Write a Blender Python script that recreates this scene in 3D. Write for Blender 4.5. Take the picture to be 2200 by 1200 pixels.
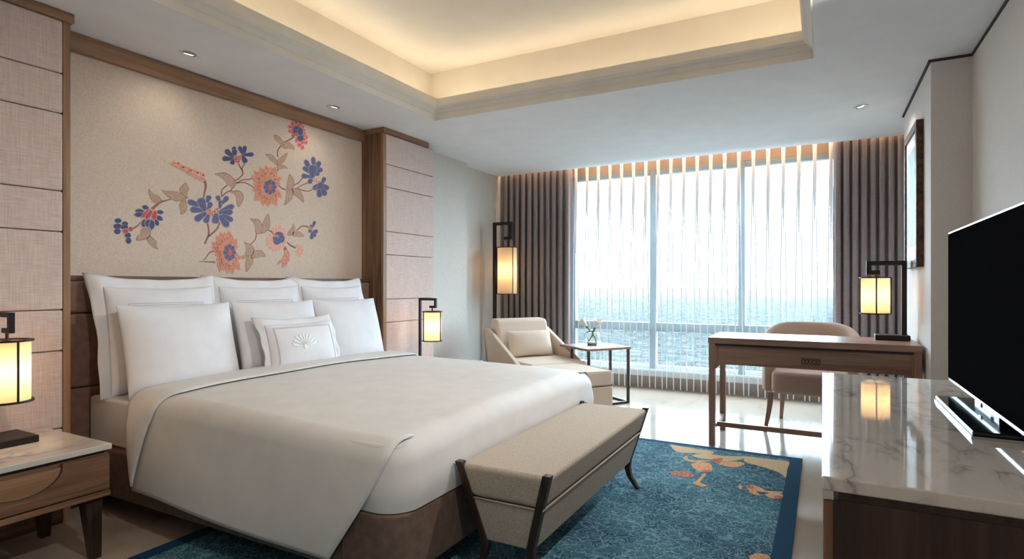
import bpy, bmesh, math, random
from mathutils import Vector, Matrix
from mathutils.geometry import tessellate_polygon
random.seed(7)
for o in list(bpy.data.objects):
    bpy.data.objects.remove(o)
SC = bpy.context.scene
C = SC.collection
R = math.radians
PI = math.pi

# ------------------------------------------------------------------ camera
cam_d = bpy.data.cameras.new('camera')
cam = bpy.data.objects.new('camera', cam_d)
C.objects.link(cam)
cam_d.sensor_width = 36.0
cam_d.lens = 36.0 * 1238.0 / 2200.0
cam_d.shift_y = 12.0 / 2200.0
cam_d.clip_start = 0.05
cam_d.clip_end = 20000
cam.location = (0, 0, 1.15)
cam.rotation_euler = (R(90), 0, R(28.3146))
SC.camera = cam

# ------------------------------------------------------------------ light levels
SKY = 12.5            # overcast sky radiance
COVE = 5.5           # led strip in the tray ceiling
SPOT_W = 1.7        # ceiling downlights
ACCENT_FILL_W = 46.0      # added unseen fill downlights, turned on the bed and the right wall
FILL_W = 11.0        # added unseen fill downlight behind the camera
LAMP_W = 0.85         # bedside lamps
SC.view_settings.view_transform = 'Standard'
SC.view_settings.look = 'None'
SC.view_settings.gamma = 1.0
SC.view_settings.exposure = 0.95
SC.view_settings.use_curve_mapping = False

world = bpy.data.worlds.new('overcast')
SC.world = world
world.use_nodes = True
bg = world.node_tree.nodes['Background']
bg.inputs['Color'].default_value = (0.76, 0.86, 1.0, 1)
bg.inputs['Strength'].default_value = SKY

# daylight sampling portal in the window opening (emits nothing itself)
pd = bpy.data.lights.new('window_portal', 'AREA')
pd.shape = 'RECTANGLE'
pd.size = 3.3
pd.size_y = 2.3
pd.cycles.is_portal = True
po = bpy.data.objects.new('window_portal', pd)
C.objects.link(po)
po.location = (-1.27, 6.56, 1.3)
po.rotation_euler = (R(-90), 0, 0)

# ------------------------------------------------------------------ materials
def s2l(c):
    return tuple(((x / 255) / 12.92 if x / 255 <= 0.04045 else ((x / 255 + 0.055) / 1.055) ** 2.4) for x in c) + (1.0,)

MATS = {}
def new_mat(name):
    m = bpy.data.materials.new(name)
    m.use_nodes = True
    nt = m.node_tree
    b = nt.nodes['Principled BSDF']
    MATS[name] = m
    return m, nt, b

def N(nt, typ, **kw):
    n = nt.nodes.new(typ)
    for k, v in kw.items():
        if k in n.inputs:
            n.inputs[k].default_value = v
        else:
            setattr(n, k, v)
    return n

def L(nt, a, b):
    nt.links.new(a, b)

def coords(nt, scale=(1, 1, 1), rot=(0, 0, 0)):
    tc = N(nt, 'ShaderNodeTexCoord')
    mp = N(nt, 'ShaderNodeMapping')
    mp.inputs['Scale'].default_value = scale
    mp.inputs['Rotation'].default_value = rot
    L(nt, tc.outputs['Object'], mp.inputs['Vector'])
    return mp.outputs['Vector']

def ramp(nt, fac, stops):
    r = N(nt, 'ShaderNodeValToRGB')
    e = r.color_ramp.elements
    while len(e) < len(stops):
        e.new(0.5)
    for i, (p, c) in enumerate(stops):
        e[i].position = p
        e[i].color = c
    L(nt, fac, r.inputs['Fac'])
    return r.outputs['Color']

def bump(nt, b, h, strength=0.2, dist=0.01):
    bp = N(nt, 'ShaderNodeBump')
    bp.inputs['Strength'].default_value = strength
    bp.inputs['Distance'].default_value = dist
    L(nt, h, bp.inputs['Height'])
    L(nt, bp.outputs['Normal'], b.inputs['Normal'])

def plain(name, col, rough=0.6, metal=0.0, spec=0.5):
    m, nt, b = new_mat(name)
    b.inputs['Base Color'].default_value = s2l(col)
    b.inputs['Roughness'].default_value = rough
    b.inputs['Metallic'].default_value = metal
    b.inputs['Specular IOR Level'].default_value = spec
    return m

def noisy(name, c1, c2, scale=20, rough=0.8, detail=4, sc=(1, 1, 1), bmp=0.0, dist=0.004, spec=0.3, lo=0.3, hi=0.7):
    m, nt, b = new_mat(name)
    v = coords(nt, sc)
    n = N(nt, 'ShaderNodeTexNoise')
    n.inputs['Scale'].default_value = scale
    n.inputs['Detail'].default_value = detail
    L(nt, v, n.inputs['Vector'])
    L(nt, ramp(nt, n.outputs['Fac'], [(lo, s2l(c1)), (hi, s2l(c2))]), b.inputs['Base Color'])
    b.inputs['Roughness'].default_value = rough
    b.inputs['Specular IOR Level'].default_value = spec
    if bmp:
        bump(nt, b, n.outputs['Fac'], bmp, dist)
    return m

def wood(name, c1, c2, axis='x', rough=0.4, scale=1.0):
    """walnut: grain stretched along one axis"""
    sc = {'x': (1.2, 26, 26), 'y': (26, 1.2, 26), 'z': (26, 26, 1.2)}[axis]
    m, nt, b = new_mat(name)
    v = coords(nt, tuple(q * scale for q in sc))
    n = N(nt, 'ShaderNodeTexNoise')
    n.inputs['Scale'].default_value = 1.0
    n.inputs['Detail'].default_value = 6
    n.inputs['Distortion'].default_value = 0.6
    L(nt, v, n.inputs['Vector'])
    n2 = N(nt, 'ShaderNodeTexNoise')
    n2.inputs['Scale'].default_value = 5.0
    n2.inputs['Detail'].default_value = 3
    L(nt, v, n2.inputs['Vector'])
    mx = N(nt, 'ShaderNodeMath', operation='MULTIPLY_ADD')
    L(nt, n2.outputs['Fac'], mx.inputs[0])
    mx.inputs[1].default_value = 0.35
    L(nt, n.outputs['Fac'], mx.inputs[2])
    L(nt, ramp(nt, mx.outputs[0], [(0.42, s2l(c1)), (0.92, s2l(c2))]), b.inputs['Base Color'])
    b.inputs['Roughness'].default_value = rough
    b.inputs['Specular IOR Level'].default_value = 0.4
    bump(nt, b, n2.outputs['Fac'], 0.05, 0.002)
    return m

WA, WB = (74, 50, 37), (150, 112, 86)
for ax in 'xyz':
    wood('walnut_' + ax, WA, WB, ax)
    wood('dark_walnut_' + ax, (36, 24, 19), (74, 52, 42), ax, 0.35)
    wood('desk_walnut_' + ax, (124, 94, 80), (176, 142, 124), ax, 0.32)
    wood('trim_oak_' + ax, (118, 86, 62), (172, 134, 102), ax, 0.45)

noisy('ceiling_paint', (236, 236, 238), (241, 241, 243), 6, 0.9, spec=0.1)
noisy('tray_paint', (236, 228, 214), (240, 233, 220), 6, 0.9, spec=0.1)
noisy('moulding_paint', (230, 226, 218), (236, 232, 226), 6, 0.7, spec=0.2)
noisy('wall_white', (208, 202, 194), (216, 211, 204), 60, 0.85, bmp=0.04, spec=0.15)
noisy('wall_textured', (222, 213, 206), (236, 229, 223), 160, 0.85, bmp=0.1, spec=0.15)
plain('painted_gap_shade', (70, 66, 64), 0.8)  # dark colour painted in for the shade of the ceiling recess
noisy('baseboard_brown', (118, 96, 82), (138, 114, 98), 30, 0.5, sc=(1, 1, 8))
plain('window_metal', (128, 142, 148), 0.45, 0.2)
plain('window_sill', (214, 222, 226), 0.35)
plain('black_metal', (40, 34, 31), 0.45, 0.4)
plain('bronze', (66, 54, 46), 0.4, 0.5)
plain('chrome', (205, 208, 212), 0.2, 0.9)
plain('tv_silver', (170, 176, 182), 0.28, 0.9)
plain('tv_black', (20, 20, 22), 0.6, 0.0, 0.0)
plain('tv_base_black', (12, 12, 13), 0.08, 0.0, 0.5)
noisy('linen_white', (228, 227, 230), (234, 233, 236), 12, 0.75, spec=0.2)
noisy('sateen_white', (222, 218, 214), (229, 226, 222), 9, 0.6, spec=0.25)
plain('embroidery_white', (246, 246, 248), 0.6)
plain('embroidery_grey', (196, 196, 203), 0.7)
noisy('bed_base_brown', (104, 84, 72), (122, 101, 88), 30, 0.6, bmp=0.05)
noisy('headboard_brown', (128, 98, 86), (146, 114, 101), 26, 0.5, bmp=0.05, spec=0.3)
plain('glass_white', (235, 240, 240), 0.2)

def weave(name, c1, c2, fu=300, fv=120, rough=0.9, bm=0.25):
    """woven cloth: two crossed stretched noises"""
    m, nt, b = new_mat(name)
    v1 = coords(nt, (fu, fu, 9))
    v2 = coords(nt, (14, 14, fv))
    a = N(nt, 'ShaderNodeTexNoise'); a.inputs['Scale'].default_value = 1; a.inputs['Detail'].default_value = 2
    c = N(nt, 'ShaderNodeTexNoise'); c.inputs['Scale'].default_value = 1; c.inputs['Detail'].default_value = 2
    L(nt, v1, a.inputs['Vector']); L(nt, v2, c.inputs['Vector'])
    ad = N(nt, 'ShaderNodeMath', operation='ADD')
    L(nt, a.outputs['Fac'], ad.inputs[0]); L(nt, c.outputs['Fac'], ad.inputs[1])
    hv = N(nt, 'ShaderNodeMath', operation='MULTIPLY'); hv.inputs[1].default_value = 0.5
    L(nt, ad.outputs[0], hv.inputs[0])
    L(nt, ramp(nt, hv.outputs[0], [(0.32, s2l(c1)), (0.68, s2l(c2))]), b.inputs['Base Color'])
    b.inputs['Roughness'].default_value = rough
    b.inputs['Specular IOR Level'].default_value = 0.15
    bump(nt, b, hv.outputs[0], bm, 0.003)
    return m
weave('panel_fabric', (196, 174, 167), (230, 212, 205), 330, 330)
noisy('bench_fabric', (158, 143, 126), (216, 202, 185), 330, 0.9, 2, bmp=0.25, dist=0.003, spec=0.12)
noisy('cream_fabric', (216, 194, 173), (232, 212, 194), 320, 0.9, 2, bmp=0.12, dist=0.002, spec=0.12)
noisy('tub_fabric', (184, 157, 142), (204, 179, 164), 320, 0.9, 2, bmp=0.12, dist=0.002, spec=0.12)
weave('drape_fabric', (138, 129, 131), (161, 152, 154), 500, 300, bm=0.1)

def wallpaper():
    m, nt, b = new_mat('wallpaper')
    v = coords(nt, (1, 1, 1))
    n = N(nt, 'ShaderNodeTexNoise'); n.inputs['Scale'].default_value = 95; n.inputs['Detail'].default_value = 5; n.inputs['Distortion'].default_value = 2.0
    L(nt, v, n.inputs['Vector'])
    L(nt, ramp(nt, n.outputs['Fac'], [(0.34, s2l((205, 186, 169))), (0.62, s2l((223, 207, 192)))]), b.inputs['Base Color'])
    b.inputs['Roughness'].default_value = 0.75
    b.inputs['Specular IOR Level'].default_value = 0.25
    bump(nt, b, n.outputs['Fac'], 0.03, 0.001)
wallpaper()

def marble(name, base, vein, grey, scale=3.0, rough=0.06, coat=0.0, spec=0.5):
    m, nt, b = new_mat(name)
    v = coords(nt, (1.0, 0.45, 1.0), (0, 0, R(35)))
    w = N(nt, 'ShaderNodeTexNoise'); w.inputs['Scale'].default_value = scale * 1.3; w.inputs['Detail'].default_value = 8; w.inputs['Distortion'].default_value = 0.5
    L(nt, v, w.inputs['Vector'])
    # thin dark veins where noise crosses its middle
    s = N(nt, 'ShaderNodeMath', operation='SUBTRACT'); s.inputs[1].default_value = 0.5
    L(nt, w.outputs['Fac'], s.inputs[0])
    ab = N(nt, 'ShaderNodeMath', operation='ABSOLUTE'); L(nt, s.outputs[0], ab.inputs[0])
    vein_c = ramp(nt, ab.outputs[0], [(0.0, s2l(vein)), (0.02, s2l(grey)), (0.09, s2l(base))])
    n2 = N(nt, 'ShaderNodeTexNoise'); n2.inputs['Scale'].default_value = scale * 0.8; n2.inputs['Detail'].default_value = 5
    L(nt, v, n2.inputs['Vector'])
    f = ramp(nt, n2.outputs['Fac'], [(0.42, (0, 0, 0, 1)), (0.62, (1, 1, 1, 1))])
    mx = N(nt, 'ShaderNodeMix', data_type='RGBA')
    L(nt, f, mx.inputs[0]); mx.inputs[6].default_value = s2l(base); L(nt, vein_c, mx.inputs[7])
    L(nt, mx.outputs[2], b.inputs['Base Color'])
    b.inputs['Roughness'].default_value = rough
    b.inputs['Specular IOR Level'].default_value = spec
    return m
marble('carrara', (214, 206, 198), (142, 136, 132), (190, 182, 175), 8.0, 0.05, spec=0.7)
marble('carrara_edge', (224, 216, 206), (128, 120, 112), (190, 180, 170), 6.0, 0.15)
marble('floor_marble', (184, 168, 153), (158, 138, 122), (174, 156, 140), 1.6, 0.13, spec=0.15)

def rug_mat():
    m, nt, b = new_mat('rug_blue')
    v = coords(nt, (1, 1, 1))
    wn = N(nt, 'ShaderNodeTexNoise'); wn.inputs['Scale'].default_value = 7; wn.inputs['Detail'].default_value = 3
    L(nt, v, wn.inputs['Vector'])
    sub = N(nt, 'ShaderNodeVectorMath', operation='SUBTRACT'); sub.inputs[1].default_value = (0.5, 0.5, 0.5)
    L(nt, wn.outputs['Color'], sub.inputs[0])
    scl = N(nt, 'ShaderNodeVectorMath', operation='SCALE'); scl.inputs['Scale'].default_value = 0.3
    L(nt, sub.outputs[0], scl.inputs[0])
    ad = N(nt, 'ShaderNodeVectorMath', operation='ADD')
    L(nt, v, ad.inputs[0]); L(nt, scl.outputs[0], ad.inputs[1])
    vo = N(nt, 'ShaderNodeTexVoronoi', feature='DISTANCE_TO_EDGE'); vo.inputs['Scale'].default_value = 13
    L(nt, ad.outputs[0], vo.inputs['Vector'])
    wv = N(nt, 'ShaderNodeTexNoise'); wv.inputs['Scale'].default_value = 6.5; wv.inputs['Detail'].default_value = 1; wv.inputs['Distortion'].default_value = 2.2
    L(nt, v, wv.inputs['Vector'])
    fr = N(nt, 'ShaderNodeMath', operation='MULTIPLY'); fr.inputs[1].default_value = 13.0
    L(nt, wv.outputs['Fac'], fr.inputs[0])
    fc = N(nt, 'ShaderNodeMath', operation='PINGPONG'); fc.inputs[1].default_value = 0.5
    L(nt, fr.outputs[0], fc.inputs[0])
    l1 = ramp(nt, vo.outputs['Distance'], [(0.02, (1, 1, 1, 1)), (0.06, (0, 0, 0, 1))])
    l2 = ramp(nt, fc.outputs[0], [(0.07, (1, 1, 1, 1)), (0.17, (0, 0, 0, 1))])
    mxl = N(nt, 'ShaderNodeMix', data_type='RGBA', blend_type='LIGHTEN'); mxl.inputs[0].default_value = 1
    L(nt, l1, mxl.inputs[6]); L(nt, l2, mxl.inputs[7])
    big = N(nt, 'ShaderNodeTexNoise'); big.inputs['Scale'].default_value = 2.2; big.inputs['Detail'].default_value = 3
    L(nt, v, big.inputs['Vector'])
    basec = ramp(nt, big.outputs['Fac'], [(0.35, s2l((30, 68, 88))), (0.62, s2l((60, 108, 122)))])
    linec = ramp(nt, big.outputs['Fac'], [(0.35, s2l((120, 152, 166))), (0.62, s2l((150, 182, 190)))])
    fib = N(nt, 'ShaderNodeTexNoise'); fib.inputs['Scale'].default_value = 220; fib.inputs['Detail'].default_value = 2
    L(nt, v, fib.inputs['Vector'])
    ff = ramp(nt, fib.outputs['Fac'], [(0.3, (0.25, 0.25, 0.25, 1)), (0.6, (0.85, 0.85, 0.85, 1))])
    mm = N(nt, 'ShaderNodeMix', data_type='RGBA', blend_type='MULTIPLY'); mm.inputs[0].default_value = 1
    L(nt, mxl.outputs[2], mm.inputs[6]); L(nt, ff, mm.inputs[7])
    mx = N(nt, 'ShaderNodeMix', data_type='RGBA')
    L(nt, mm.outputs[2], mx.inputs[0]); L(nt, basec, mx.inputs[6]); L(nt, linec, mx.inputs[7])
    L(nt, mx.outputs[2], b.inputs['Base Color'])
    b.inputs['Roughness'].default_value = 0.95
    b.inputs['Specular IOR Level'].default_value = 0.1
    bump(nt, b, fib.outputs['Fac'], 0.5, 0.004)
rug_mat()
noisy('rug_border', (26, 62, 88), (34, 74, 100), 160, 0.95, bmp=0.4, spec=0.1)
noisy('rug_cream', (198, 158, 112), (216, 186, 150), 60, 0.95, sc=(1, 3, 1), bmp=0.4, spec=0.1)
noisy('rug_orange', (200, 128, 70), (222, 182, 146), 50, 0.95, sc=(3, 1, 1), bmp=0.4, spec=0.1)
noisy('rug_red', (140, 66, 58), (212, 148, 120), 70, 0.95, bmp=0.4, spec=0.1)

def sheer_mat():
    m = bpy.data.materials.new('sheer'); MATS['sheer'] = m
    m.use_nodes = True
    nt = m.node_tree
    nt.nodes.clear()
    out = N(nt, 'ShaderNodeOutputMaterial')
    tr = N(nt, 'ShaderNodeBsdfTransparent'); tr.inputs['Color'].default_value = (1, 1, 1, 1)
    tl = N(nt, 'ShaderNodeBsdfTranslucent'); tl.inputs['Color'].default_value = (0.78, 0.80, 0.80, 1)
    df = N(nt, 'ShaderNodeBsdfDiffuse'); df.inputs['Color'].default_value = (0.78, 0.79, 0.79, 1)
    m1 = N(nt, 'ShaderNodeMixShader'); m1.inputs[0].default_value = 0.45
    L(nt, tl.outputs[0], m1.inputs[1]); L(nt, df.outputs[0], m1.inputs[2])
    m2 = N(nt, 'ShaderNodeMixShader'); m2.inputs[0].default_value = 0.07
    L(nt, tr.outputs[0], m2.inputs[1]); L(nt, m1.outputs[0], m2.inputs[2])
    L(nt, m2.outputs[0], out.inputs['Surface'])
sheer_mat()

def gathered_mat():
    m = bpy.data.materials.new('gathered_sheer'); MATS['gathered_sheer'] = m
    m.use_nodes = True
    nt = m.node_tree
    nt.nodes.clear()
    out = N(nt, 'ShaderNodeOutputMaterial')
    tl = N(nt, 'ShaderNodeBsdfTranslucent'); tl.inputs['Color'].default_value = (0.86, 0.86, 0.86, 1)
    df = N(nt, 'ShaderNodeBsdfDiffuse'); df.inputs['Color'].default_value = (0.82, 0.83, 0.84, 1)
    m1 = N(nt, 'ShaderNodeMixShader'); m1.inputs[0].default_value = 0.95
    L(nt, tl.outputs[0], m1.inputs[1]); L(nt, df.outputs[0], m1.inputs[2])
    L(nt, m1.outputs[0], out.inputs['Surface'])
gathered_mat()

def pane_mat():
    m = bpy.data.materials.new('pane_glass'); MATS['pane_glass'] = m
    m.use_nodes = True
    nt = m.node_tree
    nt.nodes.clear()
    out = N(nt, 'ShaderNodeOutputMaterial')
    tr = N(nt, 'ShaderNodeBsdfTransparent'); tr.inputs['Color'].default_value = (0.84, 0.92, 0.93, 1)
    gl = N(nt, 'ShaderNodeBsdfGlossy'); gl.inputs['Roughness'].default_value = 0.02
    mx = N(nt, 'ShaderNodeMixShader'); mx.inputs[0].default_value = 0.05
    L(nt, tr.outputs[0], mx.inputs[1]); L(nt, gl.outputs[0], mx.inputs[2])
    L(nt, mx.outputs[0], out.inputs['Surface'])
pane_mat()

def shade_mat():
    m = bpy.data.materials.new('lamp_shade'); MATS['lamp_shade'] = m
    m.use_nodes = True
    nt = m.node_tree
    nt.nodes.clear()
    out = N(nt, 'ShaderNodeOutputMaterial')
    tl = N(nt, 'ShaderNodeBsdfTranslucent'); tl.inputs['Color'].default_value = s2l((250, 226, 192))
    df = N(nt, 'ShaderNodeBsdfDiffuse'); df.inputs['Color'].default_value = s2l((238, 222, 186))
    m1 = N(nt, 'ShaderNodeMixShader'); m1.inputs[0].default_value = 0.45
    L(nt, tl.outputs[0], m1.inputs[1]); L(nt, df.outputs[0], m1.inputs[2])
    L(nt, m1.outputs[0], out.inputs['Surface'])
shade_mat()

def emit(name, col, st):
    m = bpy.data.materials.new(name); MATS[name] = m
    m.use_nodes = True
    nt = m.node_tree
    nt.nodes.clear()
    out = N(nt, 'ShaderNodeOutputMaterial')
    e = N(nt, 'ShaderNodeEmission'); e.inputs['Color'].default_value = col; e.inputs['Strength'].default_value = st
    L(nt, e.outputs[0], out.inputs['Surface'])
    return m
emit('cove_led', (1.0, 0.84, 0.62, 1), COVE)
emit('pocket_led', (1.0, 0.62, 0.34, 1), 18.0)
emit('downlight_glow', (1.0, 0.9, 0.76, 1), 3.0)

def real_glass():
    m, nt, b = new_mat('clear_glass')
    b.inputs['Base Color'].default_value = (0.96, 0.98, 0.98, 1)
    b.inputs['Roughness'].default_value = 0.0
    b.inputs['Transmission Weight'].default_value = 1.0
    b.inputs['IOR'].default_value = 1.3
real_glass()
plain('lily_white', (244, 240, 228), 0.5)
plain('stem_green', (104, 138, 62), 0.5)
plain('pebble_white', (236, 238, 236), 0.5)

# ------------------------------------------------------------------ mesh helpers
def M(n):
    return MATS[n]

def obj(name, bm, mat, parent=None, smooth=False, auto=None, bevel=0.0, seg=2, sub=0, loc=None):
    me = bpy.data.meshes.new(name)
    bmesh.ops.recalc_face_normals(bm, faces=bm.faces[:])
    bm.to_mesh(me)
    bm.free()
    mats = mat if isinstance(mat, (list, tuple)) else [mat]
    for mm in mats:
        me.materials.append(M(mm))
    if smooth:
        for p in me.polygons:
            p.use_smooth = True
    o = bpy.data.objects.new(name, me)
    C.objects.link(o)
    if parent is not None:
        o.parent = parent
    if loc:
        o.location = loc
    if bevel:
        md = o.modifiers.new('bevel', 'BEVEL')
        md.width = bevel
        md.segments = seg
        md.limit_method = 'ANGLE'
        md.angle_limit = R(40)
        for p in me.polygons:
            p.use_smooth = True
        md.harden_normals = False
        wn = o.modifiers.new('wn', 'WEIGHTED_NORMAL')
        wn.keep_sharp = True
    if sub:
        md = o.modifiers.new('sub', 'SUBSURF')
        md.levels = sub
        md.render_levels = sub
    return o

def tag(o, label, cat, group=None):
    o['label'] = label
    o['category'] = cat
    if group:
        o['group'] = group
    return o

def struct(o):
    o['kind'] = 'structure'
    return o

def empty(name, loc=(0, 0, 0), rz=0.0):
    o = bpy.data.objects.new(name, None)
    o.empty_display_size = 0.1
    C.objects.link(o)
    o.location = loc
    o.rotation_euler = (0, 0, rz)
    return o

def box(bm, x0, x1, y0, y1, z0, z1, mi=0):
    v = [bm.verts.new((x, y, z)) for z in (z0, z1) for y in (y0, y1) for x in (x0, x1)]
    for f in ((0, 2, 3, 1), (4, 5, 7, 6), (0, 1, 5, 4), (2, 6, 7, 3), (0, 4, 6, 2), (1, 3, 7, 5)):
        fc = bm.faces.new([v[i] for i in f])
        fc.material_index = mi
    return v

def bx(*a):
    bm = bmesh.new()
    box(bm, *a)
    return bm

def hexa(bm, bot, top):
    """bot/top: 4 xyz corners each"""
    v = [bm.verts.new(p) for p in bot] + [bm.verts.new(p) for p in top]
    bm.faces.new([v[3], v[2], v[1], v[0]])
    bm.faces.new(v[4:8])
    for i in range(4):
        j = (i + 1) % 4
        bm.faces.new([v[i], v[j], v[4 + j], v[4 + i]])

def prism(bm, poly, axis, a0, a1):
    """extrude a 2D polygon; axis is the extrusion axis"""
    def P(p, a):
        return {'x': (a, p[0], p[1]), 'y': (p[0], a, p[1]), 'z': (p[0], p[1], a)}[axis]
    a = [bm.verts.new(P(p, a0)) for p in poly]
    b = [bm.verts.new(P(p, a1)) for p in poly]
    bm.faces.new(a)
    bm.faces.new(b[::-1])
    n = len(poly)
    for i in range(n):
        j = (i + 1) % n
        bm.faces.new([a[i], a[j], b[j], b[i]])

def lathe(bm, prof, n=32, cx=0, cy=0, cap=False):
    rings = []
    for r_, z in prof:
        rings.append([bm.verts.new((cx + r_ * math.cos(2 * PI * i / n), cy + r_ * math.sin(2 * PI * i / n), z)) for i in range(n)])
    for a, b in zip(rings, rings[1:]):
        for i in range(n):
            j = (i + 1) % n
            bm.faces.new([a[i], a[j], b[j], b[i]])
    if cap:
        bm.faces.new(rings[0][::-1])
        bm.faces.new(rings[-1])

def tube(bm, pts, rad, n=8, closed=False):
    pts = [Vector(p) for p in pts]
    rr = rad if isinstance(rad, (list, tuple)) else [rad] * len(pts)
    rings = []
    m = len(pts)
    up = None
    for i, p in enumerate(pts):
        a = pts[i - 1] if (i > 0 or closed) else p
        b = pts[(i + 1) % m] if (i < m - 1 or closed) else p
        d = (b - a).normalized()
        if up is None:
            up = Vector((0, 0, 1)) if abs(d.z) < 0.9 else Vector((1, 0, 0))
        s = d.cross(up).normalized()
        up = s.cross(d).normalized()
        rings.append([bm.verts.new(p + (s * math.cos(2 * PI * k / n) + up * math.sin(2 * PI * k / n)) * rr[i]) for k in range(n)])
    for i in range(m if closed else m - 1):
        a, b = rings[i], rings[(i + 1) % m]
        for k in range(n):
            j = (k + 1) % n
            bm.faces.new([a[k], a[j], b[j], b[k]])
    if not closed:
        bm.faces.new(rings[0][::-1])
        bm.faces.new(rings[-1])

def grid(bm, f, nu, nv, closed_u=False):
    vs = [[bm.verts.new(f(i / nu, j / nv)) for j in range(nv + 1)] for i in range(nu + (0 if closed_u else 1))]
    n = len(vs)
    for i in range(nu):
        for j in range(nv):
            bm.faces.new([vs[i][j], vs[(i + 1) % n][j], vs[(i + 1) % n][j + 1], vs[i][j + 1]])
    return vs

def catmull(pts, n=6):
    out = []
    P = [Vector(p) for p in pts]
    for i in range(len(P) - 1):
        p0 = P[max(i - 1, 0)]; p1 = P[i]; p2 = P[i + 1]; p3 = P[min(i + 2, len(P) - 1)]
        for k in range(n):
            t = k / n
            out.append(0.5 * ((2 * p1) + (p2 - p0) * t + (2 * p0 - 5 * p1 + 4 * p2 - p3) * t * t + (3 * p1 - p0 - 3 * p2 + p3) * t ** 3))
    out.append(P[-1])
    return out

# ------------------------------------------------------------------ room shell
H = 2.47
XL, XR = -3.47, 0.755
YB, YW = -1.6, 6.42
PY = 6.10            # ceiling ends here, curtain pocket behind
TX0, TX1, TY0, TY1 = -2.74, -0.045, 0.35, 3.785     # tray opening

struct(obj('floor', bx(-3.7, 1.0, YB - 0.2, 6.62, -0.12, 0.0), 'floor_marble'))

def wall_left():
    bm = bmesh.new()
    box(bm, XL - 0.16, XL, YB - 0.2, 1.56, 0, 2.72)
    box(bm, XL - 0.16, XL + 0.08, 4.44, 5.26, 0, 2.72)
    box(bm, XL - 0.16, XL - 0.01, 5.26, 6.62, 0, 2.72)
    return struct(obj('wall_left', bm, 'wall_white'))
wl = wall_left()
wp = obj('wallpaper', bx(XL - 0.16, XL, 1.56, 4.44, 0, 2.72), 'wallpaper', wl)
struct(obj('wall_right', bx(XR, XR + 0.2, YB - 0.2, 6.62, 0, 2.72), 'wall_textured'))
struct(obj('wall_pier', bx(0.56, XR, 4.143, 5.406, 0, H), 'wall_textured'))
struct(obj('wall_back', bx(XL, XR, YB - 0.2, YB, 0, 2.72), 'wall_white'))
struct(obj('trim_1', bx(XR - 0.008, XR, YB, 4.143, H - 0.014, H), 'painted_gap_shade'))  # flat dark strip standing in for the shaded recess along the wall top
bm = bmesh.new()
box(bm, 0.548, 0.56, 4.135, 5.406, H - 0.014, H)
box(bm, 0.56, XR, 4.135, 4.143, H - 0.014, H)
struct(obj('trim_2', bm, 'painted_gap_shade'))  # same painted shade line carried around the pier

def ceiling():
    bm = bmesh.new()
    z1 = 3.1
    box(bm, XL - 0.16, TX0, YB - 0.2, PY, H, H + 0.06)
    box(bm, TX1, XR + 0.2, YB - 0.2, PY, H, H + 0.06)
    box(bm, TX0, TX1, YB - 0.2, TY0, H, H + 0.06)
    box(bm, TX0, TX1, TY1, PY, H, H + 0.06)
    # curtain pocket
    box(bm, XL - 0.16, XR + 0.2, PY - 0.03, PY, H + 0.06, 2.72)
    box(bm, XL - 0.16, XR + 0.2, PY - 0.03, 6.62, 2.72, 2.76)
    return struct(obj('ceiling', bm, 'ceiling_paint'))
ceil = ceiling()
SH = 0.16
bm = bmesh.new()
zc = 2.925
box(bm, TX0 - SH - 0.04, TX1 + SH + 0.04, TY0 - SH - 0.04, TY1 + SH + 0.04, zc, zc + 0.05)
box(bm, TX0 - SH - 0.04, TX0 - SH, TY0 - SH, TY1 + SH, H + 0.06, zc)
box(bm, TX1 + SH, TX1 + SH + 0.04, TY0 - SH, TY1 + SH, H + 0.06, zc)
box(bm, TX0 - SH, TX1 + SH, TY0 - SH - 0.04, TY0 - SH, H + 0.06, zc)
box(bm, TX0 - SH, TX1 + SH, TY1 + SH, TY1 + SH + 0.04, H + 0.06, zc)
obj('tray', bm, 'tray_paint', ceil)

def moulding():
    """profile (offset into the opening, height) swept around the tray opening"""
    prof = [(-0.012, 2.472), (0.004, 2.468), (0.004, 2.512), (0.014, 2.516), (0.014, 2.524), (0.022, 2.53), (0.034, 2.54), (0.034, 2.546),
            (0.046, 2.55), (0.052, 2.558), (0.056, 2.566), (0.056, 2.622), (0.03, 2.625), (0.03, 2.535), (-0.012, 2.535)]
    bm = bmesh.new()
    cs = [(TX0, TY0, 1, 1), (TX1, TY0, -1, 1), (TX1, TY1, -1, -1), (TX0, TY1, 1, -1)]
    rings = [[bm.verts.new((x + sx * o_, y + sy * o_, z)) for o_, z in prof] for x, y, sx, sy in cs]
    n = len(prof)
    for i in range(4):
        a, b = rings[i], rings[(i + 1) % 4]
        for k in range(n):
            j = (k + 1) % n
            bm.faces.new([a[k], a[j], b[j], b[k]])
    return struct(obj('trim_3', bm, 'moulding_paint'))
moulding()

def cove_strip(cx_, cy_, ln, rz, lab):
    # slim strip tilted towards the middle of the tray (local +x = inwards)
    root = empty('cove_light_strip', (cx_, cy_, H + 0.061), rz)
    bm = bmesh.new()
    prism(bm, [(-0.02, 0.0), (0.02, 0.0), (0.022, 0.055), (-0.012, 0.083)], 'y', -ln / 2, ln / 2)
    obj('carrier', bm, 'moulding_paint', root)
    bm = bmesh.new()
    prism(bm, [(0.0235, 0.0565), (-0.0105, 0.0845), (-0.012, 0.083), (0.022, 0.055)], 'y', -ln / 2, ln / 2)
    obj('diode_strip', bm, 'cove_led', root)
    tag(root, lab, 'led strip', 'led strips hidden in the ceiling cove')
cs = 0.09
my, mx_ = (TY0 + TY1) / 2, (TX0 + TX1) / 2
cove_strip(TX0 - cs, my, TY1 - TY0, 0, 'warm light strip hidden in the cove along the bed side of the tray')
cove_strip(TX1 + cs, my, TY1 - TY0, PI, 'warm light strip hidden in the cove along the television side of the tray')
cove_strip(mx_, TY1 + cs, TX1 - TX0, -PI / 2, 'warm light strip hidden in the cove along the window side of the tray')
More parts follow.
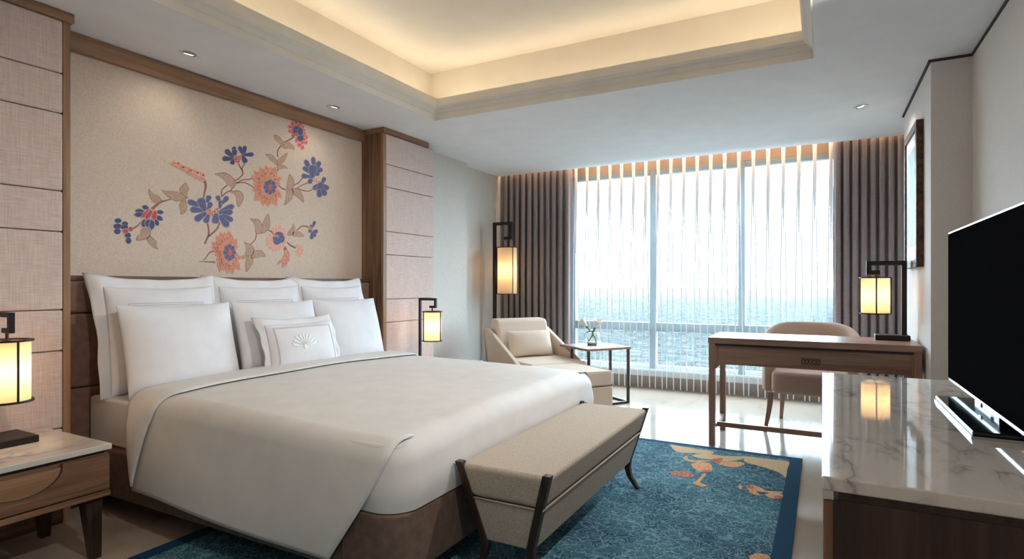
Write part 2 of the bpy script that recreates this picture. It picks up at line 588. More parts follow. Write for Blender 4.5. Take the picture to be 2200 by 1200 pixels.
cove_strip(mx_, TY0 - cs, TX1 - TX0, PI / 2, 'warm light strip hidden in the cove on the tray side behind the camera')
tag(obj('pocket_light_strip', bx(-3.4, 0.7, PY + 0.005, PY + 0.02, 2.66, 2.675), 'pocket_led'), 'warm light strip hidden in the curtain pocket above the drapes', 'led strip')

# window wall
WX0, WX1 = -2.66, 0.16
def window_wall():
    bm = bmesh.new()
    box(bm, XL - 0.16, WX0, YW, 6.62, 0, 2.76)
    box(bm, WX1, XR + 0.2, YW, 6.62, 0, 2.76)
    box(bm, WX0, WX1, YW, 6.62, 0, 0.20)
    return struct(obj('wall_window', bm, 'wall_white'))
window_wall()
noisy('lintel_brown', (150, 126, 104), (164, 140, 118), 20, 0.7)
struct(obj('trim_5', bx(WX0, WX1, YW, 6.62, 2.44, 2.76), 'lintel_brown'))
struct(obj('baseboard_window', bx(XL, XR, YW - 0.02, YW, 0, 0.13), 'baseboard_brown'))

win = struct(empty('window_1', (0, 0, 0)))
fy0, fy1 = YW + 0.0, YW + 0.08
muls = [(WX0, WX0 + 0.06), (-1.705, -1.635), (-0.775, -0.71), (WX1 - 0.06, WX1)]
for a, b in muls:
    obj('mullion', bx(a, b, fy0, fy1, 0.20, 2.44), 'window_metal', win, bevel=0.004)
for (a, b), (c, d) in zip(muls, muls[1:]):
    obj('transom', bx(b, c, fy0, fy1, 0.635, 0.73), 'window_metal', win, bevel=0.004)
    obj('bottom_rail', bx(b, c, fy0, fy1, 0.20, 0.255), 'window_sill', win, bevel=0.004)
    obj('top_rail', bx(b, c, fy0, fy1, 2.385, 2.44), 'window_metal', win, bevel=0.004)
    obj('pane', bx(b, c, YW + 0.03, YW + 0.034, 0.255, 0.635), 'pane_glass', win)
    obj('pane', bx(b, c, YW + 0.03, YW + 0.034, 0.73, 2.385), 'pane_glass', win)
obj('sill', bx(WX0 - 0.02, WX1 + 0.02, YW - 0.03, YW + 0.02, 0.19, 0.215), 'window_sill', win, bevel=0.004)

# ------------------------------------------------------------------ city outside
def city():
    m, nt, b = new_mat('city_ground')
    v = coords(nt, (1, 1, 1))
    n = N(nt, 'ShaderNodeTexNoise'); n.inputs['Scale'].default_value = 0.012; n.inputs['Detail'].default_value = 8
    L(nt, v, n.inputs['Vector'])
    L(nt, ramp(nt, n.outputs['Fac'], [(0.36, s2l((34, 42, 39))), (0.5, s2l((42, 49, 47))), (0.64, s2l((50, 55, 56)))]), b.inputs['Base Color'])
    b.inputs['Roughness'].default_value = 1.0
    b.inputs['Specular IOR Level'].default_value = 0.0
    g = obj('ground', bx(-9000, 9000, 30, 12000, -66, -65), 'city_ground')
    struct(g)
    noisy('city_roof', (42, 45, 46), (58, 61, 63), 0.02, 1.0, spec=0.0)
    noisy('city_tree', (36, 44, 40), (44, 52, 47), 0.05, 1.0, spec=0.0)
    rnd = random.Random(3)
    bm = bmesh.new()
    for i in range(5200):
        y = 230 + 3400 * rnd.random() ** 1.6
        x = (rnd.random() - 0.62) * y * 1.5
        w, d_, h = rnd.uniform(5, 15), rnd.uniform(5, 15), rnd.uniform(2, 4) if rnd.random() < 0.97 else rnd.uniform(6, 12)
        x0, x1, y0, y1, z0, z1 = x - w / 2, x + w / 2, y - d_ / 2, y + d_ / 2, -65, -65 + h
        box(bm, x0, x1, y0, y1, z0, z1, 0)
    o = obj('far_buildings', bm, 'city_roof')
    o['kind'] = 'stuff'
    o['label'] = 'pale hazy low rooftops of the city far below the window'
    o['category'] = 'buildings'
    bm = bmesh.new()
    for i in range(5200):
        y = 220 + 2800 * rnd.random() ** 1.5
        x = (rnd.random() - 0.62) * y * 1.5
        r_ = rnd.uniform(3, 9)
        h = rnd.uniform(2.5, 5)
        pr_ = [bm.verts.new((x + r_ * (1 - k * 0.35) * math.cos(a * PI / 3 + k), y + r_ * (1 - k * 0.35) * math.sin(a * PI / 3 + k), -65 + h * (0.15 + 0.55 * k))) for k in (0, 1) for a in range(6)]
        for a in range(6):
            c = (a + 1) % 6
            bm.faces.new([pr_[a], pr_[c], pr_[6 + c], pr_[6 + a]])
        bm.faces.new(pr_[6:])
    o = obj('far_trees', bm, 'city_tree')
    o['kind'] = 'stuff'
    o['label'] = 'pale hazy green trees among the rooftops far below the window'
    o['category'] = 'trees'
    # thin tropical haze over the city
    m = bpy.data.materials.new('haze'); MATS['haze'] = m
    m.use_nodes = True
    nt = m.node_tree
    nt.nodes.clear()
    out = N(nt, 'ShaderNodeOutputMaterial')
    vs = N(nt, 'ShaderNodeVolumeScatter')
    vs.inputs['Density'].default_value = 0.000035
    vs.inputs['Color'].default_value = (0.92, 0.96, 1, 1)
    L(nt, vs.outputs[0], out.inputs['Volume'])
    struct(obj('haze', bx(-8000, 8000, 40, 11000, -64, 80), 'haze'))
city()

# ------------------------------------------------------------------ curtains
def drape(name, x0, x1, n, lab, yc=6.2):
    root = empty(name, ((x0 + x1) / 2, yc, 0.012))
    bm = bmesh.new()
    rnd = random.Random(n)
    ph = [rnd.uniform(-0.25, 0.25) for _ in range(n + 2)]
    am = [rnd.uniform(0.75, 1.15) for _ in range(n + 2)]
    xc = (x0 + x1) / 2
    def f(u, v):
        s = u * n
        k = int(s)
        fr = s - k
        p = ph[k] * (1 - fr) + ph[k + 1] * fr
        a_ = am[k] * (1 - fr) + am[k + 1] * fr
        th = 2 * PI * (s + p * (1 - v) * 0.25)
        amp = (0.042 + 0.010 * (1 - v)) * a_
        xx = x0 + (x1 - x0) * u + 0.35 * amp * math.sin(2 * th)
        yy = amp * math.cos(th) + 0.006 * math.sin(3.1 * v + s)
        return (xx - xc, yy, v * 2.62)
    grid(bm, f, n * 14, 14)
    cl = obj('cloth', bm, 'drape_fabric', root, smooth=True)
    md = cl.modifiers.new('s', 'SOLIDIFY'); md.thickness = 0.003
    obj('track', bx(-(x1 - x0) / 2, (x1 - x0) / 2, -0.012, 0.012, 2.62, 2.645), 'window_metal', root)
    tag(root, lab, 'curtain', 'grey drapes framing the window')
    return root
drape('drape', -3.45, -2.56, 11, 'grey brown pleated drape hanging behind the lounge chair, left of the window', 6.19)
drape('drape', 0.09, 0.72, 9, 'grey brown pleated drape hanging behind the desk lamp, right of the window', 6.19)

def sheer():
    x0, x1, n = -2.60, 0.14, 20
    xc = (x0 + x1) / 2
    root = empty('sheer_curtain', (xc, 6.31, 0.012))
    bm = bmesh.new()
    rnd = random.Random(5)
    ph = [rnd.uniform(-0.2, 0.2) for _ in range(n + 2)]
    am = [rnd.uniform(0.7, 1.25) for _ in range(n + 2)]
    def f(u, v):
        s = u * n
        k = min(int(s), n - 1)
        fr = s - k
        a_ = am[k] * (1 - fr) + am[k + 1] * fr
        # pinch pleat near the top, loose folds below
        top = max(0.0, (v - 0.55) / 0.45)
        d_ = fr - 0.5 - ph[k] * 0.12 * (1 - top)
        wdt = 0.055 + 0.26 * (1 - top)
        g = math.exp(-(d_ / wdt) ** 2)
        amp = (0.026 * top + 0.038 * (1 - top)) * a_
        yy = -amp * g + 0.010 * (1 - top) * math.sin(2 * PI * (s * 2.0 + ph[k] * 0.5)) * a_
        gx = -(d_ / wdt) * g * (0.020 * top + 0.052 * (1 - top)) * a_
        xx = x0 + (x1 - x0) * u + gx * 1.0
        return (xx - xc, yy, v * 2.60)
    grid(bm, f, n * 22, 22)
    obj('cloth', bm, 'sheer', root, smooth=True)
    obj('track', bx(-(x1 - x0) / 2, (x1 - x0) / 2, -0.012, 0.012, 2.60, 2.625), 'window_metal', root)
    # pinch pleats: many gathered layers, dense at the head and running out into fine folds
    for k in range(n):
        bm = bmesh.new()
        xk = x0 + (x1 - x0) * (k + 0.5) / n - xc
        rk = random.Random(k)
        ln = rk.uniform(0.75, 1.15)
        rows_ = []
        for i in range(13):
            t = i / 12
            z = 2.595 - ln * t
            hw_ = 0.016 * (1 - t) ** 1.0 + 0.005
            d0 = f((k + 0.5) / n, z / 2.60)[1]
            rows_.append([bm.verts.new((xk - hw_, d0 - 0.012, z)), bm.verts.new((xk, d0 - 0.018, z)), bm.verts.new((xk + hw_, d0 - 0.012, z))])
        for a, b in zip(rows_, rows_[1:]):
            for c in range(2):
                bm.faces.new([a[c], a[c + 1], b[c + 1], b[c]])
        for sg in (-1, 1):
            l2 = 2.46
            sp = rk.uniform(0.018, 0.045)
            rows_ = []
            for i in range(13):
                t = i / 12
                z = 2.595 - 0.12 - l2 * t
                xx = xk + sg * (0.009 + sp * t ** 1.2)
                d0 = f(min(0.999, max(0.001, (xx + xc - x0) / (x1 - x0))), z / 2.60)[1]
                w_ = 0.0062 * (1 - 0.15 * t)
                rows_.append([bm.verts.new((xx - w_, d0 - 0.016, z)), bm.verts.new((xx + w_, d0 - 0.016, z))])
            for a, b in zip(rows_, rows_[1:]):
                bm.faces.new([a[0], a[1], b[1], b[0]])
        obj('pinch_pleat', bm, 'gathered_sheer', root, smooth=True)
    # weighted hem
    bm = bmesh.new()
    pts = [f(i / (n * 6), 0.0) for i in range(n * 6 + 1)]
    tube(bm, [(p[0], p[1], 0.012) for p in pts], 0.004, 6)
    obj('hem', bm, 'sheer', root, smooth=True)
    tag(root, 'white sheer curtain with pinch pleats across the window', 'curtain')
sheer()

# ------------------------------------------------------------------ bed wall: columns, trim, headboard
def seamed_panels(root, y0, y1, x, zs, mat='panel_fabric'):
    for za, zb in zip(zs[1:], zs):
        bm = bx(x - 0.03, x, y0, y1, za + 0.0015, zb - 0.0015)
        obj('fabric_panel', bm, mat, root, bevel=0.009, seg=3)
ZS = [2.425, 2.17, 1.977, 1.603, 1.407, 1.031, 0.834, 0.46, 0.264, 0.08]
def column(y0, y1, inner, lab, cy0, cy1):
    root = empty('wall_column', (0, 0, 0))
    bm = bx(XL, -3.26, y0, y1, 0.0, 2.425)
    obj('wood_case', bm, 'walnut_z', root)
    # slim oak edge strips beside the padded panels
    if inner == 'hi':
        a, b = (y1 - 0.032, y1)
        pa, pb = y0, y1 - 0.034
    else:
        a, b = (y0, y0 + 0.032)
        pa, pb = y0 + 0.034, y1
    obj('edge_strip', bx(-3.26, -3.232, a, b, 0.0, 2.425), 'trim_oak_z', root, bevel=0.002)
    seamed_panels(root, pa, pb, -3.228, ZS)
    obj('plinth', bx(-3.26, -3.24, pa, pb, 0.0, 0.078), 'walnut_y', root)
    obj('cornice', bx(XL, -3.215, cy0, cy1, 2.425, H - 0.001), 'trim_oak_y', root, bevel=0.002)
    tag(root, lab, 'wall column', 'padded columns either side of the bed')
column(0.55, 1.455, 'hi', 'padded fabric wall column with oak edge behind the nearer bedside table', 0.54, 1.465)
column(3.73, 4.44, 'lo', 'padded pink fabric column with walnut side right of the floral mural', 3.72, 4.345)
struct(obj('trim_4', bx(XL, XL + 0.035, 1.455, 3.73, 2.372, H - 0.002), 'trim_oak_y', bevel=0.003))

def headboard():
    root = empty('headboard', (0, 0, 0))
    y0, y1 = 1.46, 3.725
    obj('top_rail', bx(XL + 0.001, -3.385, y0, y1, 1.175, 1.20), 'walnut_y', root, bevel=0.003)
    zs = [1.174, 1.005, 0.62, 0.10]
    for za, zb in zip(zs[1:], zs):
        obj('padded_band', bx(XL + 0.001, -3.375, y0, y1, za + 0.001, zb - 0.001), 'headboard_brown', root, bevel=0.018, seg=4)
    obj('plinth', bx(XL + 0.001, -3.40, y0, y1, 0.0, 0.10), 'dark_walnut_y', root)
    tag(root, 'brown padded headboard with slim wooden top rail behind the pillows', 'headboard')
headboard()

# ------------------------------------------------------------------ floral mural painted on the wallpaper
def mural():
    root = empty('floral_mural', (XL, 2.6, 1.6))
    for nm, c in (('paint_blue', (110, 113, 146)), ('paint_blue_dark', (92, 96, 130)), ('paint_blue_rim', (172, 170, 188)), ('paint_orange', (218, 152, 128)), ('paint_orange_dark', (208, 134, 108)),
                  ('paint_peach', (232, 178, 156)), ('paint_peach_rim', (240, 204, 186)), ('paint_red', (190, 102, 104)), ('paint_red_rim', (230, 168, 158)), ('paint_pink', (212, 112, 116)),
                  ('paint_leaf', (192, 162, 142)), ('paint_leaf_rim', (162, 128, 112)), ('paint_stem', (158, 118, 106))):
        noisy(nm, tuple(int(q * 0.93) for q in c), tuple(min(255, int(q * 1.05)) for q in c), 70, 0.8, sc=(1, 1, 1), spec=0.15)
    CR = {'A': (230, 320, 5.216), 'B': (380, 290, 4.8), 'C': (530, 250, 5.716), 'D': (420, 440, 7.5)}
    def W(c, p, off):
        """artwork sketch point -> point on the wall plane (metres)"""
        o_ = CR[c]
        u, v = o_[0] + p[0] / o_[2], o_[1] + p[1] / o_[2]
        s = (u - 1100) / 1238.0
        w = XL / (-0.4743 + 0.8804 * s)
        return (off, w * (0.8804 + 0.4743 * s) - 2.6, 1.15 + w * (612 - v) / 1238.0 - 1.6)
    class Art:
        def __init__(self, c):
            self.c = c; self.bm = bmesh.new(); self.mats = []; self.k = 0
        def mi(self, m):
            if m not in self.mats: self.mats.append(m)
            return self.mats.index(m)
        def poly(self, pts, m, dz=0.0):
            self.k += 1
            off = 0.0008 + 0.00007 * self.k + dz
            hi = [self.bm.verts.new(W(self.c, p, off)) for p in pts]
            lo = [self.bm.verts.new(W(self.c, p, 0.0)) for p in pts]
            i = self.mi(m)
            n = len(pts)
            for tri in tessellate_polygon([[Vector((p[0], p[1], 0)) for p in pts]]):
                f = self.bm.faces.new([hi[q] for q in tri]); f.material_index = i
            for a in range(n):
                b = (a + 1) % n
                q = self.bm.faces.new([lo[a], lo[b], hi[b], hi[a]]); q.material_index = i
        def shape(self, pts, fill, rim, k=0.84):
            P = [(p.x, p.y) for p in catmull([(a, b, 0) for a, b in pts + [pts[0]]], 4)[:-1]]
            cx_ = sum(p[0] for p in P) / len(P); cy_ = sum(p[1] for p in P) / len(P)
            self.poly(P, rim)
            self.poly([(cx_ + (p[0] - cx_) * k, cy_ + (p[1] - cy_) * k) for p in P], fill)
        def ell(self, c, rx, ry, fill, rim, k=0.84, n=14):
            self.poly([(c[0] + rx * math.cos(2 * PI * i / n), c[1] + ry * math.sin(2 * PI * i / n)) for i in range(n)], rim)
            self.poly([(c[0] + k * rx * math.cos(2 * PI * i / n), c[1] + k * ry * math.sin(2 * PI * i / n)) for i in range(n)], fill)
        def pet(self, a, b, w, fill, rim, point=False, k=0.8):
            dx, dy = b[0] - a[0], b[1] - a[1]
            ln = math.hypot(dx, dy); dx /= ln; dy /= ln
            if point:
                pr = [(0, 0.2), (0.2, 0.36), (0.5, 0.5), (0.75, 0.38), (0.92, 0.12), (1.0, 0.0)]
            else:
                pr = [(0, 0.2), (0.25, 0.32), (0.55, 0.44), (0.8, 0.5), (0.93, 0.38), (1.0, 0.14)]
            pts = [(t, q) for t, q in pr] + [(t, -q) for t, q in pr[::-1] if q > 0 or not point]
            P = [(a[0] + dx * ln * t - dy * w * q, a[1] + dy * ln * t + dx * w * q) for t, q in pts]
            cx_, cy_ = a[0] + dx * ln * 0.55, a[1] + dy * ln * 0.55
            self.poly(P, rim)
            self.poly([(cx_ + (p[0] - cx_) * k, cy_ + (p[1] - cy_) * k) for p in P], fill)
        def done(self, name):
            obj(name, self.bm, self.mats, root)
    def stem(c, pts, w0, w1=None):
        w1 = w1 or w0
        P = [(p.x, p.y) for p in catmull([(a, b, 0) for a, b in pts], 5)]
        n = len(P)
        L_, R_ = [], []
        for i in range(n):
            a = P[max(0, i - 1)]; b = P[min(n - 1, i + 1)]
            dx, dy = b[0] - a[0], b[1] - a[1]
            ln = math.hypot(dx, dy) or 1
            w = (w0 + (w1 - w0) * i / (n - 1)) / 2
            L_.append((P[i][0] - dy / ln * w, P[i][1] + dx / ln * w)); R_.append((P[i][0] + dy / ln * w, P[i][1] - dx / ln * w))
        t = Art(c)
        t.k = -8
        t.poly(L_ + R_[::-1], 'paint_stem')
        t.done('stem')
    def leaf(c, pts, ribs=None):
        t = Art(c)
        P = [(p.x, p.y) for p in catmull([(a, b, 0) for a, b in pts + [pts[0]]], 3)[:-1]]
        cx_ = sum(p[0] for p in P) / len(P); cy_ = sum(p[1] for p in P) / len(P)
        t.poly(P, 'paint_leaf_rim')
        t.poly([(cx_ + (p[0] - cx_) * 0.9, cy_ + (p[1] - cy_) * 0.9) for p in P], 'paint_leaf')
        t.done('leaf')
    BL, BD, BR = 'paint_blue', 'paint_blue_dark', 'paint_blue_rim'
    # stems
    stem('A', [(285, 892), (340, 860), (372, 822)], 20, 14)
    stem('A', [(500, 672), (590, 600), (650, 578), (718, 560)], 34, 10)
    stem('A', [(1075, 320), (1105, 400), (1095, 470), (1080, 545)], 34, 16)
    stem('B', [(310, 895), (325, 960), (325, 1030), (285, 1122)], 16, 20)
    stem('B', [(440, 900), (410, 970), (325, 1045)], 18, 20)
    stem('B', [(465, 640), (462, 570), (520, 515)], 14)
    stem('B', [(470, 630), (510, 592), (570, 565)], 14)
    stem('B', [(632, 290), (670, 362)], 16, 12)
    stem('B', [(702, 285), (672, 345), (680, 400), (640, 445), (600, 470)], 14)
    stem('B', [(605, 500), (680, 462), (750, 458), (765, 447), (805, 457)], 12)
    stem('B', [(615, 492), (710, 493), (805, 548)], 12)
    stem('C', [(590, 245), (510, 295), (450, 318)], 26, 12)
    stem('C', [(415, 365), (380, 420), (380, 498)], 18, 14)
    stem('C', [(392, 640), (358, 685)], 16)
    stem('C', [(375, 825), (430, 880), (485, 900)], 16)
    stem('C', [(578, 842), (640, 810), (692, 742)], 14)
    stem('C', [(605, 888), (690, 838), (770, 812)], 12)
    stem('C', [(615, 880), (680, 905), (760, 917), (815, 888)], 12)
    stem('D', [(325, 742), (230, 765), (160, 860), (118, 885)], 24, 14)
    stem('D', [(320, 925), (200, 915), (62, 910)], 28, 12)
    stem('D', [(885, 632), (960, 560), (982, 465)], 18)
    stem('D', [(1170, 405), (1240, 440), (1290, 500)], 18, 40)
    stem('D', [(1625, 415), (1700, 350), (1760, 340), (1835, 365)], 16, 26)
    stem('D', [(1462, 588), (1530, 650), (1612, 690)], 18, 34)
    stem('D', [(1425, 640), (1450, 730)], 18, 60)
    # leaves
    leaf('A', [(470, 440), (520, 500), (575, 520), (612, 580), (560, 605), (510, 590), (480, 540), (462, 480)])
    leaf('A', [(605, 455), (680, 470), (780, 475), (850, 510), (890, 550), (840, 575), (770, 585), (700, 550), (660, 515)])
    leaf('A', [(880, 372), (915, 440), (900, 500), (910, 555), (860, 520), (815, 480), (815, 430)])
    leaf('A', [(870, 550), (893, 610), (888, 690), (830, 735), (820, 680), (808, 630), (840, 570)])
    leaf('A', [(455, 870), (490, 930), (470, 985), (400, 1020), (328, 1020), (340, 970), (370, 950), (385, 900)])
    leaf('A', [(480, 965), (550, 1030), (555, 1085), (575, 1122), (510, 1100), (475, 1060), (442, 1010)])
    leaf('B', [(385, 400), (490, 385), (570, 430), (610, 500), (565, 562), (550, 530), (520, 510), (480, 460), (430, 425)])
    leaf('B', [(540, 585), (640, 570), (690, 640), (640, 740), (615, 700), (605, 620)])
    leaf('C', [(330, 225), (390, 235), (435, 290), (460, 340), (420, 370), (400, 330), (350, 290)])
    leaf('C', [(430, 370), (500, 315), (560, 345), (588, 405), (520, 395), (470, 400)])
    leaf('C', [(230, 460), (310, 470), (360, 520), (375, 600), (300, 545), (260, 500)])
    leaf('C', [(370, 540), (430, 490), (500, 445), (470, 540), (420, 585), (380, 600)])
    leaf('C', [(375, 590), (440, 590), (510, 640), (440, 640), (380, 655)])
    leaf('C', [(525, 700), (580, 780), (575, 870), (530, 910), (490, 880), (500, 800)])
    leaf('C', [(560, 880), (640, 890), (685, 960), (700, 1055), (630, 1000), (560, 940)])
    leaf('C', [(490, 900), (570, 900), (575, 960), (540, 1030), (460, 1090), (480, 1000)])
    leaf('D', [(775, 595), (880, 630), (950, 715), (930, 800), (850, 830), (800, 790), (812, 680)])
    leaf('D', [(920, 740), (1060, 730), (1130, 830), (1040, 840), (900, 860)])
    leaf('D', [(830, 830), (920, 860), (915, 950), (820, 1080), (800, 960), (815, 890)])
    leaf('D', [(820, 800), (840, 860), (780, 870), (700, 862), (760, 810)])
    leaf('D', [(875, 220), (1010, 230), (1065, 300), (1080, 400), (1050, 465), (965, 450), (955, 330)])
    leaf('D', [(1175, 135), (1205, 290), (1170, 400), (1070, 460), (1070, 330), (1125, 200)])
    leaf('D', [(1580, 295), (1605, 400), (1570, 480), (1480, 490), (1500, 420), (1540, 380)])
    leaf('D', [(1560, 430), (1680, 430), (1745, 505), (1650, 515), (1560, 490)])
    # blue bud at the far left end
    t = Art('A')
    for c, rx, ry in (((122, 802), 42, 30), ((200, 835), 38, 27), ((117, 865), 50, 33), ((115, 922), 40, 34), ((192, 873), 46, 28), ((240, 1025), 33, 37), ((232, 965), 37, 31)):
        t.ell(c, rx, ry, BD, BR, 0.9)
    t.ell((205, 917), 36, 31, 'paint_red', 'paint_red_rim'); t.ell((262, 897), 30, 28, 'paint_stem', 'paint_red_rim')
    t.done('flower')
    # blue and red hanging bloom
    t = Art('A')
    for a, b, w in (((470, 665), (383, 640), 60), ((420, 700), (303, 690), 62), ((420, 730), (292, 737), 66), ((545, 705), (642, 710), 56), ((540, 745), (630, 802), 64), ((530, 780), (577, 866), 62), ((440, 770), (395, 885), 80), ((470, 780), (440, 882), 80), ((505, 780), (497, 918), 74)):
        t.pet(a, b, w, BD, BR, True)
    for a, b, w in (((485, 668), (380, 780), 60), ((505, 675), (420, 802), 66), ((540, 680), (515, 812), 66)):
        t.pet(a, b, w, 'paint_red', 'paint_red_rim', True)
    t.done('flower')
    # orange spike
    t = Art('A')
    n = 17
    for i in range(n):
        f = i / (n - 1)
        cx_, cy_ = 745 + 330 * f, 160 + 150 * f
        for sg in (-1, 1):
            t.pet((cx_ + 20, cy_ + 12), (cx_ - 22 - 6 * f, cy_ + sg * (26 + 26 * f) - 6), 34 + 10 * f, 'paint_orange', 'paint_peach_rim', True)
    t.pet((790, 165), (702, 155), 36, 'paint_orange', 'paint_peach_rim', True)
    for c in ((790, 160), (848, 203), (930, 240), (1010, 265), (1070, 292)):
        t.ell(c, 22, 19, 'paint_red', 'paint_peach_rim', 0.75)
    t.done('flower')
    # big blue bloom
    t = Art('B')
    for a, b, w in (((280, 740), (105, 680), 66), ((285, 780), (132, 765), 70), ((310, 795), (182, 880), 76), ((330, 815), (290, 908), 66), ((310, 700), (335, 620), 62), ((290, 790), (235, 645), 96), ((315, 775), (352, 690), 58), ((450, 700), (412, 622), 52), ((440, 760), (455, 670), 50), ((460, 710), (528, 632), 58), ((420, 800), (592, 725), 66), ((420, 805), (578, 790), 70), ((455, 815), (578, 885), 58), ((430, 820), (530, 948), 72), ((400, 800), (395, 915), 80)):
        t.pet(a, b, w, BL, BR, False, 0.88)
    for c in ((335, 775), (340, 805), (362, 798), (385, 790), (412, 766), (362, 818)):
        t.ell(c, 19, 18, 'paint_red', 'paint_peach', 0.55)
    t.done('flower')
    # small blue bloom above it
    t = Art('B')
    for a, b, w in (((585, 235), (497, 150), 58), ((590, 215), (588, 116), 46), ((585, 245), (463, 242), 58), ((590, 240), (562, 303), 54), ((595, 235), (592, 145), 60), ((690, 215), (640, 115), 46), ((690, 215), (702, 108), 44), ((680, 205), (794, 198), 48), ((670, 200), (712, 290), 58)):
        t.pet(a, b, w, BD, BR, False, 0.9)
    t.shape([(583, 212), (604, 203), (626, 222), (650, 208), (668, 226), (660, 256), (630, 298), (590, 262)], 'paint_red', 'paint_peach')
    for c in ((605, 228), (628, 240), (650, 232), (620, 262), (642, 258)):
        t.ell(c, 10, 9, 'paint_pink', 'paint_peach', 0.6)
    t.done('flower')
    def peony(c, ctr, tips, hub, rx, ry, red, inner):
        t = Art(c)
        for i, p in enumerate(tips):
            w = math.hypot(p[0] - ctr[0], p[1] - ctr[1]) * 0.46
            t.pet(ctr, p, w, 'paint_orange', 'paint_peach', True, 0.9)
        for i, p in enumerate(tips):
            q = tips[(i + 1) % len(tips)]
            mx2 = (ctr[0] + 0.80 * ((p[0] + q[0]) / 2 - ctr[0]), ctr[1] + 0.80 * ((p[1] + q[1]) / 2 - ctr[1]))
            t.pet(ctr, mx2, math.hypot(mx2[0] - ctr[0], mx2[1] - ctr[1]) * 0.42, 'paint_orange_dark', 'paint_peach', True, 0.86)
        for i, p in enumerate(tips):
            m2 = (ctr[0] + 0.6 * (p[0] - ctr[0]), ctr[1] + 0.6 * (p[1] - ctr[1]))
            t.pet(ctr, m2, math.hypot(m2[0] - ctr[0], m2[1] - ctr[1]) * 0.4, 'paint_orange', 'paint_peach', True, 0.86)
        t.ell(hub, rx * 0.95, ry * 0.95, BD, BR, 0.95, 20)
        for k in range(inner):
            a = 2 * PI * k / inner
            t.ell((hub[0] + rx * 0.66 * math.cos(a), hub[1] + ry * 0.66 * math.sin(a)), rx * 0.36, ry * 0.34, BL, BR, 0.86)
        t.ell(hub, red[0], red[1], 'paint_pink', 'paint_red', 0.8)
        t.done('flower')
    peony('C', (255, 860), [(240, 592), (300, 610), (358, 610), (375, 690), (432, 740), (418, 822), (372, 870), (392, 920), (435, 1000), (372, 1102), (320, 1080), (265, 1116), (195, 1102), (140, 1040), (92, 1038), (95, 960), (58, 910), (78, 825), (58, 720), (88, 664), (168, 620)], (275, 868), 82, 96, (30, 42), 8)
    peony('D', (500, 770), [(545, 402), (470, 430), (395, 425), (330, 490), (250, 590), (245, 672), (290, 740), (298, 805), (330, 905), (350, 1000), (385, 1082), (450, 1060), (520, 1106), (605, 1112), (640, 1040), (718, 1050), (700, 960), (742, 875), (690, 790), (640, 720), (692, 650), (670, 540), (600, 500)], (535, 765), 100, 138, (40, 66), 8)
    # pink fan-shaped bloom at the top
    t = Art('C')
    for p in ((503, 172), (503, 112), (548, 58), (600, 52), (652, 62), (692, 105), (716, 160), (730, 215), (752, 272), (742, 345), (690, 418), (650, 382), (612, 325)):
        t.pet((640, 205), p, 56, 'paint_pink', 'paint_red_rim', False, 0.84)
    for p in ((525, 150), (575, 85), (628, 75), (675, 120), (705, 190), (725, 250), (725, 310), (690, 360), (640, 335)):
        t.pet((640, 205), p, 34, 'paint_red', 'paint_red_rim', False, 0.7)
    for c, rx, ry in (((612, 160), 48, 44), ((652, 190), 36, 58), ((655, 268), 44, 40), ((590, 190), 30, 30)):
        t.ell(c, rx, ry, BD, BR, 0.92)
    t.ell((606, 222), 26, 24, 'paint_red', 'paint_red_rim')
    t.ell((572, 232), 24, 26, 'paint_stem', 'paint_leaf')
    t.done('flower')
    # blue double bloom on the right
    t = Art('C')
    for a, b, w in (((800, 690), (715, 530), 66), ((790, 700), (690, 618), 62), ((780, 740), (672, 728), 66), ((830, 660), (812, 492), 60), ((840, 690), (895, 545), 66), ((830, 700), (930, 640), 60), ((820, 720), (892, 700), 50), ((800, 730), (765, 828), 62), ((800, 770), (815, 590), 110)):
        t.pet(a, b, w, BL, BR, False, 0.9)
    for a, b, w in (((900, 820), (815, 895), 66), ((890, 820), (893, 998), 70), ((900, 820), (968, 976), 70), ((910, 820), (1005, 895), 60), ((905, 850), (962, 745), 52), ((900, 800), (905, 900), 100)):
        t.pet(a, b, w, BL, BR, False, 0.9)
    for c in ((825, 762), (850, 775), (832, 788), (868, 790), (855, 800), (882, 802)):
        t.ell(c, 17, 15, 'paint_orange_dark', 'paint_peach_rim', 0.6)
    t.done('flower')
    # round peach bloom
    t = Art('D')
    for p in ((1258, 345), (1320, 318), (1375, 322), (1425, 360), (1462, 430), (1482, 520), (1466, 612), (1420, 690), (1345, 742), (1262, 752), (1190, 725), (1150, 650), (1146, 560), (1180, 510)):
        t.pet((1320, 535), p, 92, 'paint_peach', 'paint_peach_rim', False, 0.9)
    for c, rx, ry in (((1340, 500), 82, 72), ((1380, 545), 55, 70), ((1310, 580), 68, 62), ((1280, 540), 40, 50)):
        t.ell(c, rx, ry, BL, BR, 0.94)
    t.ell((1295, 498), 40, 24, 'paint_orange_dark', 'paint_peach')
    t.done('flower')
    # little blue sprig
    t = Art('D')
    for a, b, w in (((1890, 360), (1922, 258), 58), ((1900, 350), (1842, 330), 44), ((1880, 410), (1815, 425), 60), ((1880, 420), (1868, 556), 66), ((1885, 430), (1968, 425), 74), ((1885, 430), (1930, 515), 60)):
        t.pet(a, b, w, BL, BR, False, 0.9)
    t.ell((1862, 382), 38, 24, 'paint_orange_dark', 'paint_peach')
    t.done('flower')
    # peach bud and tasselled ear below
    t = Art('D')
    for p in ((1640, 820), (1690, 845), (1735, 800), (1748, 740), (1720, 660), (1670, 640)):
        t.pet((1625, 700), p, 66, 'paint_peach', 'paint_peach_rim', False, 0.9)
    t.ell((1680, 745), 44, 62, 'paint_peach', 'paint_orange', 0.9)
    t.done('flower_bud')
    t = Art('D')
